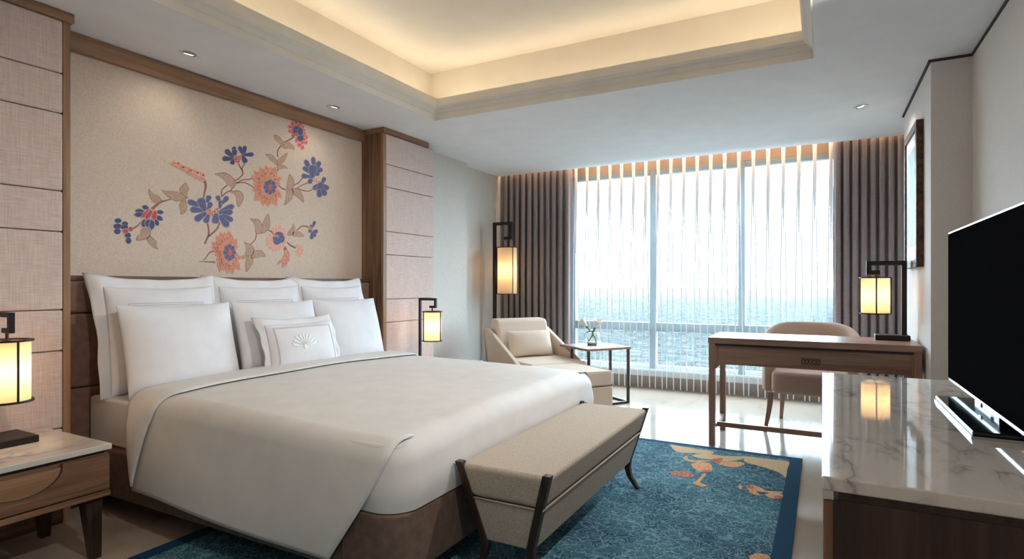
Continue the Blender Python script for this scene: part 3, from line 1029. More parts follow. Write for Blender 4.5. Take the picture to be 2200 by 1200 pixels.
    for a, b, w in (((1455, 720), (1430, 850), 52), ((1470, 720), (1515, 850), 54), ((1450, 780), (1395, 920), 54), ((1470, 790), (1502, 925), 52), ((1440, 850), (1302, 970), 52), ((1445, 850), (1392, 1022), 54), ((1465, 850), (1450, 1002), 52), ((1455, 760), (1455, 880), 50)):
        t.pet(a, b, w, 'paint_orange', 'paint_red_rim', True, 0.8)
    t.done('flower_ear')
    tag(root, 'painted mural of blue and orange flowers on brown branches above the headboard', 'mural')
mural()

# ------------------------------------------------------------------ bed
def rbox(x0, x1, y0, y1, z0, z1, r, n=6, dome=0.0, nx=30, ny=26):
    """rounded box as a closed surface: superquadric-like rounding of the top, soft dome"""
    bm = bmesh.new()
    box(bm, x0, x1, y0, y1, z0, z1)
    return bm
bed = empty('bed', (-2.38, 2.575, 0))
BX0, BX1, BY0, BY1 = -3.37, -1.33, 1.6, 3.55
def lb(x0, x1, y0, y1, z0, z1):
    return bx(x0 + 2.38, x1 + 2.38, y0 - 2.575, y1 - 2.575, z0, z1)
def round_plan(x0, x1, y0, y1, r, n=8):
    pts = []
    for cx_, cy_, a0 in ((x1 - r, y1 - r, 0), (x0 + 0.02, y1 - 0.02, 90), (x0 + 0.02, y0 + 0.02, 180), (x1 - r, y0 + r, 270)):
        rr = r if cx_ > (x0 + x1) / 2 else 0.02
        for k in range(n + 1):
            a = R(a0 + 90 * k / n)
            pts.append((cx_ + rr * math.cos(a), cy_ + rr * math.sin(a)))
    return pts
bm = bmesh.new()
prism(bm, [(p[0] + 2.38, p[1] - 2.575) for p in round_plan(BX0, BX1 + 0.03, BY0 - 0.03, BY1 + 0.03, 0.10)], 'z', 0.10, 0.335)
obj('upholstered_base', bm, 'bed_base_brown', bed, bevel=0.014, seg=3)
obj('plinth', lb(BX0, -2.56, BY0 + 0.16, BY1 - 0.16, 0.0, 0.10), 'dark_walnut_x', bed)
obj('plinth', lb(-2.545, BX1 - 0.16, BY0 + 0.16, BY1 - 0.16, 0.0135, 0.10), 'dark_walnut_x', bed)
bm = bmesh.new()
prism(bm, [(p[0] + 2.38, p[1] - 2.575) for p in round_plan(BX0, BX1, BY0, BY1, 0.09)], 'z', 0.336, 0.575)
mt = obj('mattress', bm, 'sateen_white', bed, bevel=0.05, seg=5)
for k in range(2):
    pass
bm = bmesh.new()
tube(bm, [(-1.55 + 2.38, BY0 - 0.031 - 2.575, 0.32), (-1.55 + 2.38, BY0 - 0.031 - 2.575, 0.11)], 0.0025, 6)
obj('base_seam', bm, 'bed_base_brown', bed)
tag(bed, 'king bed with brown upholstered base and white mattress', 'bed')

# duvet: tucked body over the mattress + loose flaps at the long sides + folded band at the head
def duvet():
    root = empty('duvet', (-2.1, 2.575, 0.60))
    ox, oy, oz = -2.1, 2.575, 0.60
    x0, x1 = -2.93, -1.295
    y0, y1 = 1.575, 3.575
    def top_z(x, y):
        fx = max(0.0, min(1.0, (x1 - x) / 1.6))
        fy = 1 - abs((y - 2.575) / 1.0) ** 2.4
        return 0.584 + 0.030 * math.sin(min(1.0, fx * 1.1) * PI / 2) + 0.030 * max(fy, -0.2) + 0.004 * math.sin(3.3 * x + 2 * y) + 0.003 * math.sin(7 * y - 3 * x)
    # body: polar-like rounded sheet. profile parameter t: 0 at bottom of foot/side, up and over
    bm = bmesh.new()
    rr = 0.105
    zb = 0.338
    ns = 9
    # perimeter path (plan) starting head-left, along left side to the foot, foot, right side back to head
    per = []
    nl = 26
    for i in range(nl):
        per.append((x0 + (x1 - 0.12 - x0) * i / nl, y0, 0, -1))
    for k in range(9):
        a = R(-90 + 90 * k / 8)
        per.append((x1 - 0.12 + 0.12 * math.cos(a), y0 + 0.12 + 0.12 * math.sin(a), math.cos(a), math.sin(a)))
    for i in range(1, 26):
        per.append((x1, y0 + 0.12 + (y1 - y0 - 0.24) * i / 26, 1, 0))
    for k in range(9):
        a = R(0 + 90 * k / 8)
        per.append((x1 - 0.12 + 0.12 * math.cos(a), y1 - 0.12 + 0.12 * math.sin(a), math.cos(a), math.sin(a)))
    for i in range(1, nl + 1):
        per.append((x1 - 0.12 + (x0 - x1 + 0.12) * i / nl, y1, 0, 1))
    rings = []
    for (x, y, nx_, ny_) in per:
        ring = []
        tz = top_z(x - nx_ * rr, y - ny_ * rr)
        bul = 0.012
        for j in range(4):
            t = j / 4
            ring.append(bm.verts.new((x + nx_ * bul * math.sin(PI * t) - ox, y + ny_ * bul * math.sin(PI * t) - oy, zb + (tz - rr - zb) * t - oz)))
        for j in range(ns + 1):
            a = R(90 * j / ns)
            ring.append(bm.verts.new((x - nx_ * rr * (1 - math.cos(a)) - ox, y - ny_ * rr * (1 - math.cos(a)) - oy, tz - rr + rr * math.sin(a) - oz)))
        rings.append(ring)
    for a, b in zip(rings, rings[1:]):
        for k in range(len(a) - 1):
            bm.faces.new([a[k], b[k], b[k + 1], a[k + 1]])
    # top: straight strips between left and right rings (mirrored index), the foot edge closes it
    m = len(per)
    inner = [r_[-1] for r_ in rings]
    left = inner[:nl + 9]
    right = inner[-(nl + 9):][::-1]
    foot = inner[nl + 8: m - (nl + 8)]
    nf = len(foot) - 1
    prev = None
    rows = []
    for i, (a, b) in enumerate(zip(left, right)):
        if i == len(left) - 1:
            rows.append(foot)
            break
        row = [a]
        for k in range(1, nf):
            t = k / nf
            X = a.co.x + (b.co.x - a.co.x) * t
            Y = a.co.y + (b.co.y - a.co.y) * t
            # relax towards the foot shape near the end
            e = max(0.0, (i - nl) / 8.0) if i > nl else 0.0
            X = X * (1 - e) + foot[k].co.x * e
            row.append(bm.verts.new((X, Y, top_z(X + ox, Y + oy) - oz)))
        row.append(b)
        rows.append(row)
    for a, b in zip(rows, rows[1:]):
        for k in range(nf):
            bm.faces.new([a[k], a[k + 1], b[k + 1], b[k]])
    obj('body', bm, 'sateen_white', root, smooth=True)

    # side flap: sheet running over the top edge and hanging to the hem
    def flap(sgn):
        ys = y0 if sgn < 0 else y1
        bm = bmesh.new()
        def f(u, v):
            # v: 0 on the top (inside), 1 at the hem
            Lt, La, Ls = 0.05, rr * PI / 2, 0.345
            T = Lt + La + Ls
            s = v * T
            xa = -2.95 + 0.0 * v
            xb = -1.345
            hang = max(0.0, s - Lt - La * 0.6) / (Ls + La * 0.4)
            xb = xb - 0.245 * hang ** 1.25
            xa = xa + 0.10 * hang
            x = xa + (xb - xa) * u
            tz = top_z(x, ys + (-sgn) * rr)
            q_ = min(1, s / 0.16); lift = -0.004 + 0.007 * q_ * q_ * (3 - 2 * q_)
            if s < Lt:
                yy = ys - sgn * (rr + Lt - s)
                return (x - ox, yy - oy, top_z(x, yy) + lift - oz)
            if s < Lt + La:
                a = (s - Lt) / rr
                R_ = rr + lift
                return (x - ox, ys - sgn * rr + sgn * R_ * math.sin(a) - oy, tz - rr + R_ * math.cos(a) - oz)
            d_ = s - Lt - La
            out = 0.03 * math.sin(min(1, d_ / Ls) * PI / 2) + 0.012 * (d_ / Ls) * math.sin(5.0 * x + 1.0) + 0.012 * (d_ / Ls)
            return (x - ox, ys + sgn * (lift + out + 0.002) - oy, tz - rr - d_ + 0.012 * math.sin(4 * x) * d_ / Ls - oz)
        grid(bm, f, 40, 34)
        o = obj('side_flap', bm, 'sateen_white', root, smooth=True)
        md = o.modifiers.new('s', 'SOLIDIFY'); md.thickness = 0.002; md.offset = 1.0
        return f
    flap(-1)
    flap(1)

    # turned-down band: wedge shaped, wide on top and running to a point at the hem
    bm = bmesh.new()
    def g(u, v):
        # v across the bed from the near hem over the top to the far hem; u across the band
        La, Ls = rr * PI / 2, 0.30
        Wt = (y1 - y0) - 2 * rr
        T = Wt + 2 * La + 2 * Ls
        s = v * T
        if s > T / 2:
            sg, q = 1, T - s
        else:
            sg, q = -1, s
        ys = y0 if sg < 0 else y1
        hang = max(0.0, 1 - q / (Ls + La))
        xh = -2.99 + 0.17 * hang ** 1.4
        wd = 0.27 * (1 - hang ** 1.1) + 0.012
        # the fold line wavers a little
        x = xh + wd * u + 0.010 * math.sin(5 * v * PI) * (1 - hang)
        th = 0.008 + 0.008 * math.sin(PI * u) ** 0.5
        if q < Ls:
            d_ = Ls - q
            tz = top_z(max(x, x0), ys - sg * rr)
            out = 0.03 * math.sin(min(1, d_ / 0.345) * PI / 2) + 0.012 * (d_ / 0.345) + 0.014
            return (x - ox, ys + sg * (th + out) - oy, tz - rr - d_ - oz)
        if q < Ls + La:
            a = (Ls + La - q) / rr
            tz = top_z(max(x, x0), ys - sg * rr)
            R_ = rr + th + 0.006
            return (x - ox, ys - sg * rr + sg * R_ * math.sin(a) - oy, tz - rr + R_ * math.cos(a) - oz)
        yy = ys - sg * (rr + (q - Ls - La))
        return (x - ox, yy - oy, top_z(max(x, x0), yy) + th + 0.006 - oz)
    grid(bm, g, 8, 90)
    o = obj('turned_down_band', bm, 'sateen_white', root, smooth=True)
    md = o.modifiers.new('s', 'SOLIDIFY'); md.thickness = 0.006; md.offset = -1.0
    tag(root, 'smooth white duvet with turned-down edge spread over the bed', 'duvet')
    return root
duvet()

# ------------------------------------------------------------------ pillows
def pillow(name, lab, w, h, t, loc, lean, rz=0.0, flange=0.0, roll=0.0, seed=1, stitch=None, emblem=False, mat='linen_white', group='pillows on the bed', cat='pillow', nrot=0.0, curl=0.0):
    """w across, h high, t thick. local: X width, Z height, front = +Y(local). Empty sits at the bottom edge."""
    root = empty(name, loc)
    root.rotation_euler = (lean, roll, rz)
    rnd = random.Random(seed)
    k1, k2, k3 = rnd.uniform(0, 6), rnd.uniform(0, 6), rnd.uniform(0, 6)
    def shape(u, v):
        # pinched outline: straight sides pull in a little, corners stay out
        X = w / 2 * u * (1 - 0.035 * (1 - v * v) * abs(u) ** 3)
        Z = h / 2 * v * (1 - 0.05 * (1 - u * u) * abs(v) ** 3) + h / 2
        return X, Z
    def thick(u, v):
        e = max(0.0, (1 - abs(u) ** 2.6)) ** 0.55 * max(0.0, (1 - abs(v) ** 2.6)) ** 0.55
        wr = 1 + 0.05 * math.sin(4 * u + k1) * math.cos(3 * v + k2)
        sag = 1.0 - 0.16 * v
        return t / 2 * e * wr * sag
    def fr(u, v, off=0.0, side=1):
        X, Z = shape(u, v)
        return (X, side * (thick(u, v) + off), Z)
    bm = bmesh.new()
    n = 26
    def cs_(i):
        return math.sin((i / n - 0.5) * PI)
    V = {}
    for sd in (1, -1):
        for i in range(n + 1):
            for j in range(n + 1):
                if sd == -1 and (i in (0, n) or j in (0, n)):
                    V[(sd, i, j)] = V[(1, i, j)]
                else:
                    V[(sd, i, j)] = bm.verts.new(fr(cs_(i), cs_(j), 0, sd))
    for sd in (1, -1):
        for i in range(n):
            for j in range(n):
                bm.faces.new([V[(sd, i, j)], V[(sd, i + 1, j)], V[(sd, i + 1, j + 1)], V[(sd, i, j + 1)]])
    obj('cushion', bm, mat, root, smooth=True)
    if flange:
        bm = bmesh.new()
        per = []
        m = 24
        for i in range(m): per.append((-1 + 2 * i / m, -1))
        for i in range(m): per.append((1, -1 + 2 * i / m))
        for i in range(m): per.append((1 - 2 * i / m, 1))
        for i in range(m): per.append((-1, 1 - 2 * i / m))
        def ff(a, b):
            u, v = per[int(round(a * len(per))) % len(per)]
            X, Z = shape(u, v)
            # outward direction, full at corners
            du = (1 if u >= 1 else -1 if u <= -1 else u ** 9)
            dv = (1 if v >= 1 else -1 if v <= -1 else v ** 9)
            cr = max(0, v) ** 6 * abs(u) ** 6
            yy = -curl * b * b * cr + 0.008 * b * math.sin(9 * u + 7 * v + k3) - 0.004
            return (X + du * flange * b * (1 + 0.12 * cr), yy - 0.02 * b * max(0, v), Z + dv * flange * b * (1 + 0.5 * cr) * (1.0 if v > -0.99 else 0.15))
        grid(bm, ff, len(per), 5, closed_u=True)
        o = obj('flange', bm, mat, root, smooth=True)
        md = o.modifiers.new('s', 'SOLIDIFY'); md.thickness = 0.006; md.offset = 0
    if stitch:
        for q in stitch:
            bm = bmesh.new()
            pts = []
            for i in range(15): pts.append((-q[0] + 2 * q[0] * i / 14, q[1]))
            for i in range(1, 15): pts.append((q[0], q[1] - (q[1] + 0.9) * i / 14))
            left = [(-q[0], q[1] - (q[1] + 0.9) * i / 14) for i in range(14, 0, -1)]
            tube(bm, [fr(a, b, 0.0005) for a, b in left + pts], 0.0018, 5)
            obj('stitching', bm, 'embroidery_grey', root, smooth=True)
    if emblem:
        # embroidered lotus: petals fanned from a small disc
        def pet(cu, cv, ang, ln, wd):
            bm = bmesh.new()
            ring = []
            for i in range(16):
                a = 2 * PI * i / 16
                px_, py_ = ln * 0.5 * (1 + math.cos(a)), wd * math.sin(a) * (0.55 + 0.45 * math.cos(a / 1.0))
                uu = cu + (px_ * math.cos(ang) - py_ * math.sin(ang)) / (w / 2)
                vv = cv + (px_ * math.sin(ang) + py_ * math.cos(ang)) / (h / 2)
                ring.append((uu, vv))
            a = [bm.verts.new(fr(p[0], p[1], 0.0045)) for p in ring]
            b = [bm.verts.new(fr(p[0], p[1], -0.002)) for p in ring]
            bm.faces.new(a)
            for i in range(16):
                j = (i + 1) % 16
                bm.faces.new([a[i], a[j], b[j], b[i]])
            obj('lotus_petal', bm, 'embroidery_white', root)
        cu, cv = 0.16, -0.12
        for k in range(9):
            an = R(10 + 20 * k)
            pet(cu + 0.016 / (w / 2) * math.cos(an), cv + 0.016 / (h / 2) * math.sin(an), an, 0.068 if 2 < k < 6 else 0.078, 0.0085)
        for sg in (-1, 1):
            pet(cu + sg * 0.062 / (w / 2), cv + 0.012 / (h / 2), R(90 - sg * 60), 0.034, 0.006)
        bm = bmesh.new()
        ring = [(cu + 0.013 * math.cos(2 * PI * i / 14) / (w / 2), cv - 0.004 / (h / 2) + 0.015 * math.sin(2 * PI * i / 14) / (h / 2)) for i in range(14)]
        a = [bm.verts.new(fr(p[0], p[1], 0.005)) for p in ring]
        b = [bm.verts.new(fr(p[0], p[1], -0.002)) for p in ring]
        bm.faces.new(a)
        for i in range(14):
            j = (i + 1) % 14
            bm.faces.new([a[i], a[j], b[j], b[i]])
        obj('lotus_heart', bm, 'embroidery_white', root)
    tag(root, lab, cat, group)
    return root
# pillows face +x: local +Y -> world +X  => rz = -90deg ; local X -> world -Y
RZ = R(-90)
st2 = [(0.70, 0.66), (0.67, 0.62), (0.64, 0.58)]
ZP = 0.580
pillow('euro_sham', 'large white sham with wide flange standing at the back, nearest the bedside table', 0.60, 0.567, 0.17, (-3.205, 1.925, ZP), R(8), RZ, 0.055, 0, 1, st2, curl=0.05)
pillow('euro_sham', 'large white sham at the back in the middle of the headboard', 0.60, 0.567, 0.17, (-3.205, 2.575, ZP), R(8), RZ, 0.055, 0, 2, st2, curl=0.05)
pillow('euro_sham', 'large white sham at the back beside the walnut column', 0.60, 0.567, 0.17, (-3.205, 3.215, ZP), R(8), RZ, 0.055, 0, 3, st2, curl=0.05)
pillow('sleeping_pillow', 'plain white pillow in the front row, nearest the bedside table', 0.63, 0.482, 0.17, (-3.03, 1.93, ZP), R(14), RZ, 0, 0, 4)
pillow('sleeping_pillow', 'plain white pillow behind the small lotus pillow', 0.63, 0.482, 0.17, (-3.03, 2.575, ZP), R(14), RZ, 0, 0, 5)
pillow('sleeping_pillow', 'plain white pillow in the front row beside the walnut column', 0.63, 0.482, 0.17, (-3.03, 3.20, ZP), R(14), RZ, 0, 0, 6)
pillow('lotus_pillow', 'small white pillow with embroidered lotus lying in front of the others', 0.53, 0.285, 0.13, (-2.90, 2.62, 0.63), R(14), RZ, 0.04, 0, 8, [(0.86, 0.82), (0.84, 0.78)], True, curl=0.02)

# ------------------------------------------------------------------ lamps
def lamp(name, lab, loc, rz, hgt, arm, srad, sh, sz, pole, base, watts, group, bars=8, baroff=0.0):
    """origin at the base underside below the pole; arm runs along local +X to the shade centre"""
    root = empty(name, loc, rz)
    p = pole / 2
    bw, bd, bh, boff = base
    obj('base', bx(boff - bw / 2, boff + bw / 2, -bd / 2, bd / 2, 0, bh), 'black_metal', root, bevel=0.004)
    obj('pole', bx(-p, p, -p, p, bh, hgt), 'black_metal', root, bevel=0.001)
    ax = arm + srad * 0.42
    q = p
    obj('arm', bx(p, ax + q, -p, p, hgt - pole, hgt), 'black_metal', root, bevel=0.001)
    dz = hgt - (hgt - (sz + sh)) * 0.58
    obj('drop', bx(ax - q, ax + q, -p, p, dz - pole, hgt - pole), 'black_metal', root, bevel=0.001)
    obj('hook', bx(arm - srad * 0.3, ax - q, -p, p, dz - pole, dz), 'black_metal', root, bevel=0.001)
    bm = bmesh.new()
    lathe(bm, [(0.006, sz + sh - 0.004), (0.006, dz - pole)], 10, arm, 0, True)
    obj('stem', bm, 'bronze', root, smooth=False)
    bm = bmesh.new()
    n = 48
    lathe(bm, [(srad * 0.93, sz + 0.008), (srad * 0.93, sz + sh - 0.008)], n, arm, 0)
    sh_o = obj('shade', bm, 'lamp_shade', root, smooth=True)
    for z in (sz, sz + sh - 0.008):
        bm = bmesh.new()
        lathe(bm, [(srad * 0.9, z), (srad * 1.06, z), (srad * 1.06, z + 0.008), (srad * 0.9, z + 0.008), (srad * 0.9, z)], n, arm, 0)
        obj('ring', bm, 'black_metal', root)
    for k in range(bars):
        a = 2 * PI * (k + baroff) / bars
        bm = bmesh.new()
        cx_, cy_ = arm + srad * 1.0 * math.cos(a), srad * 1.0 * math.sin(a)
        lathe(bm, [(0.0035 + srad * 0.012, sz + 0.008), (0.0035 + srad * 0.012, sz + sh - 0.008)], 8, cx_, cy_, True)
        obj('bar', bm, 'black_metal', root)
    # spider that carries the shade
    bm = bmesh.new()
    box(bm, arm - srad * 0.9, arm + srad * 0.9, -0.004, 0.004, sz + sh - 0.007, sz + sh - 0.002)
    obj('spider', bm, 'black_metal', root)
    ld = bpy.data.lights.new('bulb', 'POINT')
    ld.energy = watts
    ld.color = (1.0, 0.71, 0.42)
    ld.shadow_soft_size = 0.03
    lo = bpy.data.objects.new('bulb', ld)
    C.objects.link(lo)
    lo.parent = root
    lo.location = (arm, 0, sz + sh * 0.5)
    tag(root, lab, 'lamp', group)
    return root

# ------------------------------------------------------------------ bedside tables
def nightstand(name, lab, y0, y1):
    xf, xb, zt = -2.66, -3.215, 0.48
    yc = (y0 + y1) / 2
    root = empty(name, ((xf + xb) / 2, yc, 0))
    ox, oy = (xf + xb) / 2, yc
    def B(a, b, c, d, e, f): return bx(a - ox, b - ox, c - oy, d - oy, e, f)
    obj('marble_top', B(xb, xf + 0.005, y0 - 0.004, y1 + 0.004, zt - 0.024, zt), 'carrara', root, bevel=0.003)
    obj('recess', B(xb + 0.01, xf - 0.02, y0 + 0.012, y1 - 0.012, zt - 0.04, zt - 0.024), 'dark_walnut_y', root)
    body = obj('body', B(xb, xf - 0.018, y0, y1, 0.275, zt - 0.04), 'walnut_y', root, bevel=0.003)
    # drawer front with a half-moon finger scoop
    bm = bmesh.new()
    za, zb = 0.292, zt - 0.042
    ya, yb = y0 + 0.004 - oy, y1 - 0.004 - oy
    rs = 0.115
    n = 20
    arc = [(rs * 1.2 * math.cos(PI + PI * k / n), zb - 0.014 + rs * 0.75 * math.sin(PI + PI * k / n)) for k in range(n + 1)]
    poly = [(ya, za), (yb, za), (yb, zb), (arc[-1][0], zb)] + arc[::-1] + [(arc[0][0], zb), (ya, zb)]
    prism(bm, poly, 'x', xf - 0.018 - ox, xf - ox)
    dr = obj('drawer', bm, 'walnut_y', root)
    bm = bmesh.new()
    prism(bm, arc, 'x', xf - 0.017 - ox, xf - 0.0075 - ox)
    obj('finger_scoop', bm, 'trim_oak_y', dr)
    bm = bmesh.new()
    tube(bm, [(xf - 0.006 - ox, p[0], p[1]) for p in arc], 0.004, 6)
    obj('scoop_edge', bm, 'dark_walnut_y', dr, smooth=True)
    obj('bottom_rail', B(xb, xf + 0.002, y0, y1, 0.262, 0.285), 'walnut_y', root, bevel=0.002)
    for sx, sy in ((1, 1), (1, -1), (-1, 1), (-1, -1)):
        bm = bmesh.new()
        cx_ = (xf - 0.06 if sx > 0 else xb + 0.09) - ox
        cy_ = (y1 - 0.05 if sy > 0 else y0 + 0.05) - oy
        a, b = 0.033, 0.019
        fx, fy = cx_ + sx * 0.012, cy_ + sy * 0.012
        hexa(bm, [(fx - b, fy - b, 0), (fx + b, fy - b, 0), (fx + b, fy + b, 0), (fx - b, fy + b, 0)],
             [(cx_ - a, cy_ - a, 0.262), (cx_ + a, cy_ - a, 0.262), (cx_ + a, cy_ + a, 0.262), (cx_ - a, cy_ + a, 0.262)])
        obj('leg', bm, 'dark_walnut_z', root, bevel=0.003)
    tag(root, lab, 'bedside table', 'bedside tables with marble tops')
nightstand('bedside_table', 'walnut bedside table with white marble top and half-moon drawer scoop, near end of bed', 0.72, 1.345)
nightstand('bedside_table', 'walnut bedside table with marble top on the far side of the bed', 3.76, 4.385)
BL = (0.16, 0.12, 0.028, 0.03)
lamp('bedside_lamp', 'lit cylindrical bedside lamp on black stand on the nearer marble bedside table', (-3.09, 1.104, 0.4805), R(0), 0.557, 0.13, 0.083, 0.258, 0.187, 0.020, (0.20, 0.22, 0.03, 0.035), LAMP_W, 'bedside lamps', 3, 0.033)
lamp('bedside_lamp', 'lit cylindrical bedside lamp on black stand beyond the bed by the padded column', (-3.09, 4.045, 0.4805), R(0), 0.557, 0.13, 0.083, 0.258, 0.187, 0.020, (0.20, 0.22, 0.03, 0.035), LAMP_W, 'bedside lamps', 3, 0.033)
lamp('floor_lamp', 'tall black floor lamp with long lit shade behind the lounge chair', (-3.33, 5.76, 0.0), R(0), 1.87, 0.165, 0.118, 0.535, 1.045, 0.034, (0.30, 0.30, 0.03, 0.09), LAMP_W * 1.1, None, 3, -0.242)
lamp('desk_lamp', 'black table lamp with lit shade standing on the right end of the desk', (0.487, 4.70, 0.7755), R(180), 0.54, 0.165, 0.092, 0.255, 0.175, 0.030, (0.20, 0.13, 0.036, 0.07), LAMP_W, None, 4, 0.0)

# ------------------------------------------------------------------ bench at the foot of the bed
def bench():
    x0, x1, y0, y1, zt = -1.27, -0.87, 1.90, 3.24, 0.45
    cx_, cy_ = (x0 + x1) / 2, (y0 + y1) / 2
    root = empty('bench', (cx_, cy_, 0.013))
    oz = 0.013
    def ring(z, e=0.0):
        t = (zt - z) / (zt - 0.15)
        ix, iy = 0.087 * t, 0.045 * t
        return [(x0 + ix - e - cx_, y0 + iy - e - cy_, z - oz), (x1 - ix + e - cx_, y0 + iy - e - cy_, z - oz), (x1 - ix + e - cx_, y1 - iy + e - cy_, z - oz), (x0 + ix - e - cx_, y1 - iy + e - cy_, z - oz)]
    def band(name, za, zb, bev):
        bm = bmesh.new()
        hexa(bm, ring(za), ring(zb))
        return obj(name, bm, 'bench_fabric', root, bevel=bev, seg=4)
    band('lower_upholstery', 0.15, 0.318, 0.006)
    band('upper_upholstery', 0.320, zt, 0.022)
    bm = bmesh.new()
    tube(bm, ring(0.319, 0.003), 0.004, 6, True)
    obj('piping', bm, 'bench_fabric', root, smooth=True)
    # sabre legs up the corners
    for sx in (-1, 1):
        for sy in (-1, 1):
            bm = bmesh.new()
            prof = [(0.458, 0.0), (0.36, 0.029), (0.25, 0.061), (0.16, 0.087), (0.12, 0.090), (0.075, 0.080), (0.03, 0.050), (0.013, 0.034)]
            secs = []
            for z, ins in prof:
                t = (zt - z) / (zt - 0.15)
                iy = 0.045 * min(t, 1.2)
                ex = (x1 if sx > 0 else x0) - sx * (ins - 0.006) - cx_
                ey = (y1 if sy > 0 else y0) - sy * (iy - 0.008) - cy_
                wdt = 0.050 if z > 0.1 else 0.044 - 0.010 * (0.1 - z) / 0.09
                dp = 0.034
                # section: corner post, outer corner at (ex, ey)
                secs.append([(ex, ey, z - oz), (ex - sx * wdt * 0.62, ey, z - oz), (ex - sx * wdt * 0.62, ey - sy * dp, z - oz), (ex, ey - sy * dp, z - oz)])
            vs = [[bm.verts.new(p) for p in s] for s in secs]
            for a, b in zip(vs, vs[1:]):
                for k in range(4):
                    j = (k + 1) % 4
                    bm.faces.new([a[k], a[j], b[j], b[k]])
            bm.faces.new(vs[0]); bm.faces.new(vs[-1][::-1])
            obj('leg', bm, 'dark_walnut_z', root, bevel=0.003)
    tag(root, 'beige upholstered bench with dark wooden sabre legs at the foot of the bed', 'bench')
bench()

# ------------------------------------------------------------------ rug
def rug():
    x0, x1, y0, y1 = -2.55, -0.115, 0.55, 4.235
    root = empty('rug', ((x0 + x1) / 2, (y0 + y1) / 2, 0.0005))
    ox, oy = (x0 + x1) / 2, (y0 + y1) / 2
    bw = 0.075
    obj('field', bx(x0 + bw - ox, x1 - bw - ox, y0 + bw - oy, y1 - 0.055 - oy, 0, 0.0115), 'rug_blue', root)
    bm = bmesh.new()
    for a in ((x0, x0 + bw, y0, y1), (x1 - bw, x1, y0, y1), (x0 + bw, x1 - bw, y0, y0 + bw), (x0 + bw, x1 - bw, y1 - 0.055, y1)):
        box(bm, a[0] - ox, a[1] - ox, a[2] - oy, a[3] - oy, 0, 0.0118)
    obj('border', bm, 'rug_border', root)
    # woven orchid motifs: floor sketch (plan metres)
    def floor_pt(cx, cy):
        u, v = 1380 + cx / 6.111, 930 + cy / 6.111
        s = (u - 1100) / 1238.0
        w = (1.15 - 0.012) * 1238.0 / (v - 612.0)
        return (w * (-0.4743 + 0.8804 * s), w * (0.8804 + 0.4743 * s))
    def motif(name, pts, mat, h, xmax=x1 - bw - 0.002):
        P = [floor_pt(*p) for p in pts]
        P = [(min(a, xmax) - ox, min(b, y1 - 0.057) - oy) for a, b in P]
        P2 = catmull([(a, b, 0) for a, b in P + [P[0]]], 4)[:-1]
        bm = bmesh.new()
        lo = [bm.verts.new((p.x, p.y, 0.010)) for p in P2]
        hi = [bm.verts.new((p.x, p.y, h)) for p in P2]
        bm.faces.new(hi)
        n = len(P2)
        for i in range(n):
            j = (i + 1) % n
            bm.faces.new([lo[i], lo[j], hi[j], hi[i]])
        bmesh.ops.triangulate(bm, faces=[f for f in bm.faces if len(f.verts) > 4])
        obj(name, bm, mat, root)
    motif('orchid_petal', [(365, 150), (560, 180), (740, 212), (920, 235), (900, 275), (660, 262), (480, 250), (400, 205)], 'rug_cream', 0.0122)
    motif('orchid_petal', [(640, 290), (760, 272), (920, 280), (1100, 300), (1380, 305), (1300, 345), (1100, 370), (920, 350), (740, 325)], 'rug_cream', 0.0124)
    motif('orchid_petal', [(1380, 305), (1700, 345), (1990, 385), (1960, 480), (1945, 590), (1800, 520), (1560, 440), (1380, 390), (1330, 350)], 'rug_cream', 0.0126)
    motif('orchid_petal', [(920, 355), (1100, 372), (1250, 375), (1340, 400), (1280, 438), (1170, 448), (1020, 418), (940, 390)], 'rug_orange', 0.0128)
    motif('orchid_heart', [(930, 335), (1050, 330), (1040, 365), (1000, 410), (950, 395), (915, 365)], 'rug_red', 0.0131)
    motif('orchid_petal', [(530, 325), (590, 300), (600, 340), (680, 355), (880, 360), (760, 385), (620, 375), (560, 350)], 'rug_orange', 0.0125)
    motif('orchid_petal', [(640, 405), (740, 385), (880, 395), (920, 460), (900, 505), (820, 515), (740, 500), (660, 450)], 'rug_orange', 0.0126)
    motif('orchid_heart', [(770, 485), (900, 485), (860, 512), (800, 512)], 'rug_red', 0.0130)
    motif('orchid_bud', [(365, 520), (440, 495), (580, 505), (690, 555), (600, 580), (460, 560), (380, 545)], 'rug_red', 0.0125)
    motif('orchid_petal', [(800, 530), (840, 535), (790, 600), (760, 650), (860, 685), (780, 700), (660, 655), (720, 620)], 'rug_orange', 0.0126)
    motif('orchid_petal', [(1350, 690), (1440, 675), (1560, 720), (1640, 755), (1890, 780), (1760, 800), (1600, 775), (1500, 765), (1560, 825), (1420, 785), (1390, 740)], 'rug_orange', 0.0126)
    motif('orchid_heart', [(1360, 685), (1440, 680), (1460, 720), (1400, 725)], 'rug_red', 0.0130)
    motif('orchid_petal', [(1250, 695), (1300, 680), (1310, 715), (1285, 735)], 'rug_orange', 0.0126)
    motif('orchid_petal', [(1610, 800), (1720, 785), (1860, 810), (1840, 860), (1720, 860), (1640, 835)], 'rug_cream', 0.0127)
    motif('orchid_heart', [(1730, 825), (1840, 825), (1830, 858), (1740, 856)], 'rug_red', 0.0131)
    motif('orchid_petal', [(1400, 1612), (1520, 1580), (1640, 1600), (1700, 1660), (1560, 1720), (1430, 1690)], 'rug_orange', 0.0127)
    tag(root, 'blue patterned rug with orange orchid motifs and dark blue border', 'rug')
rug()

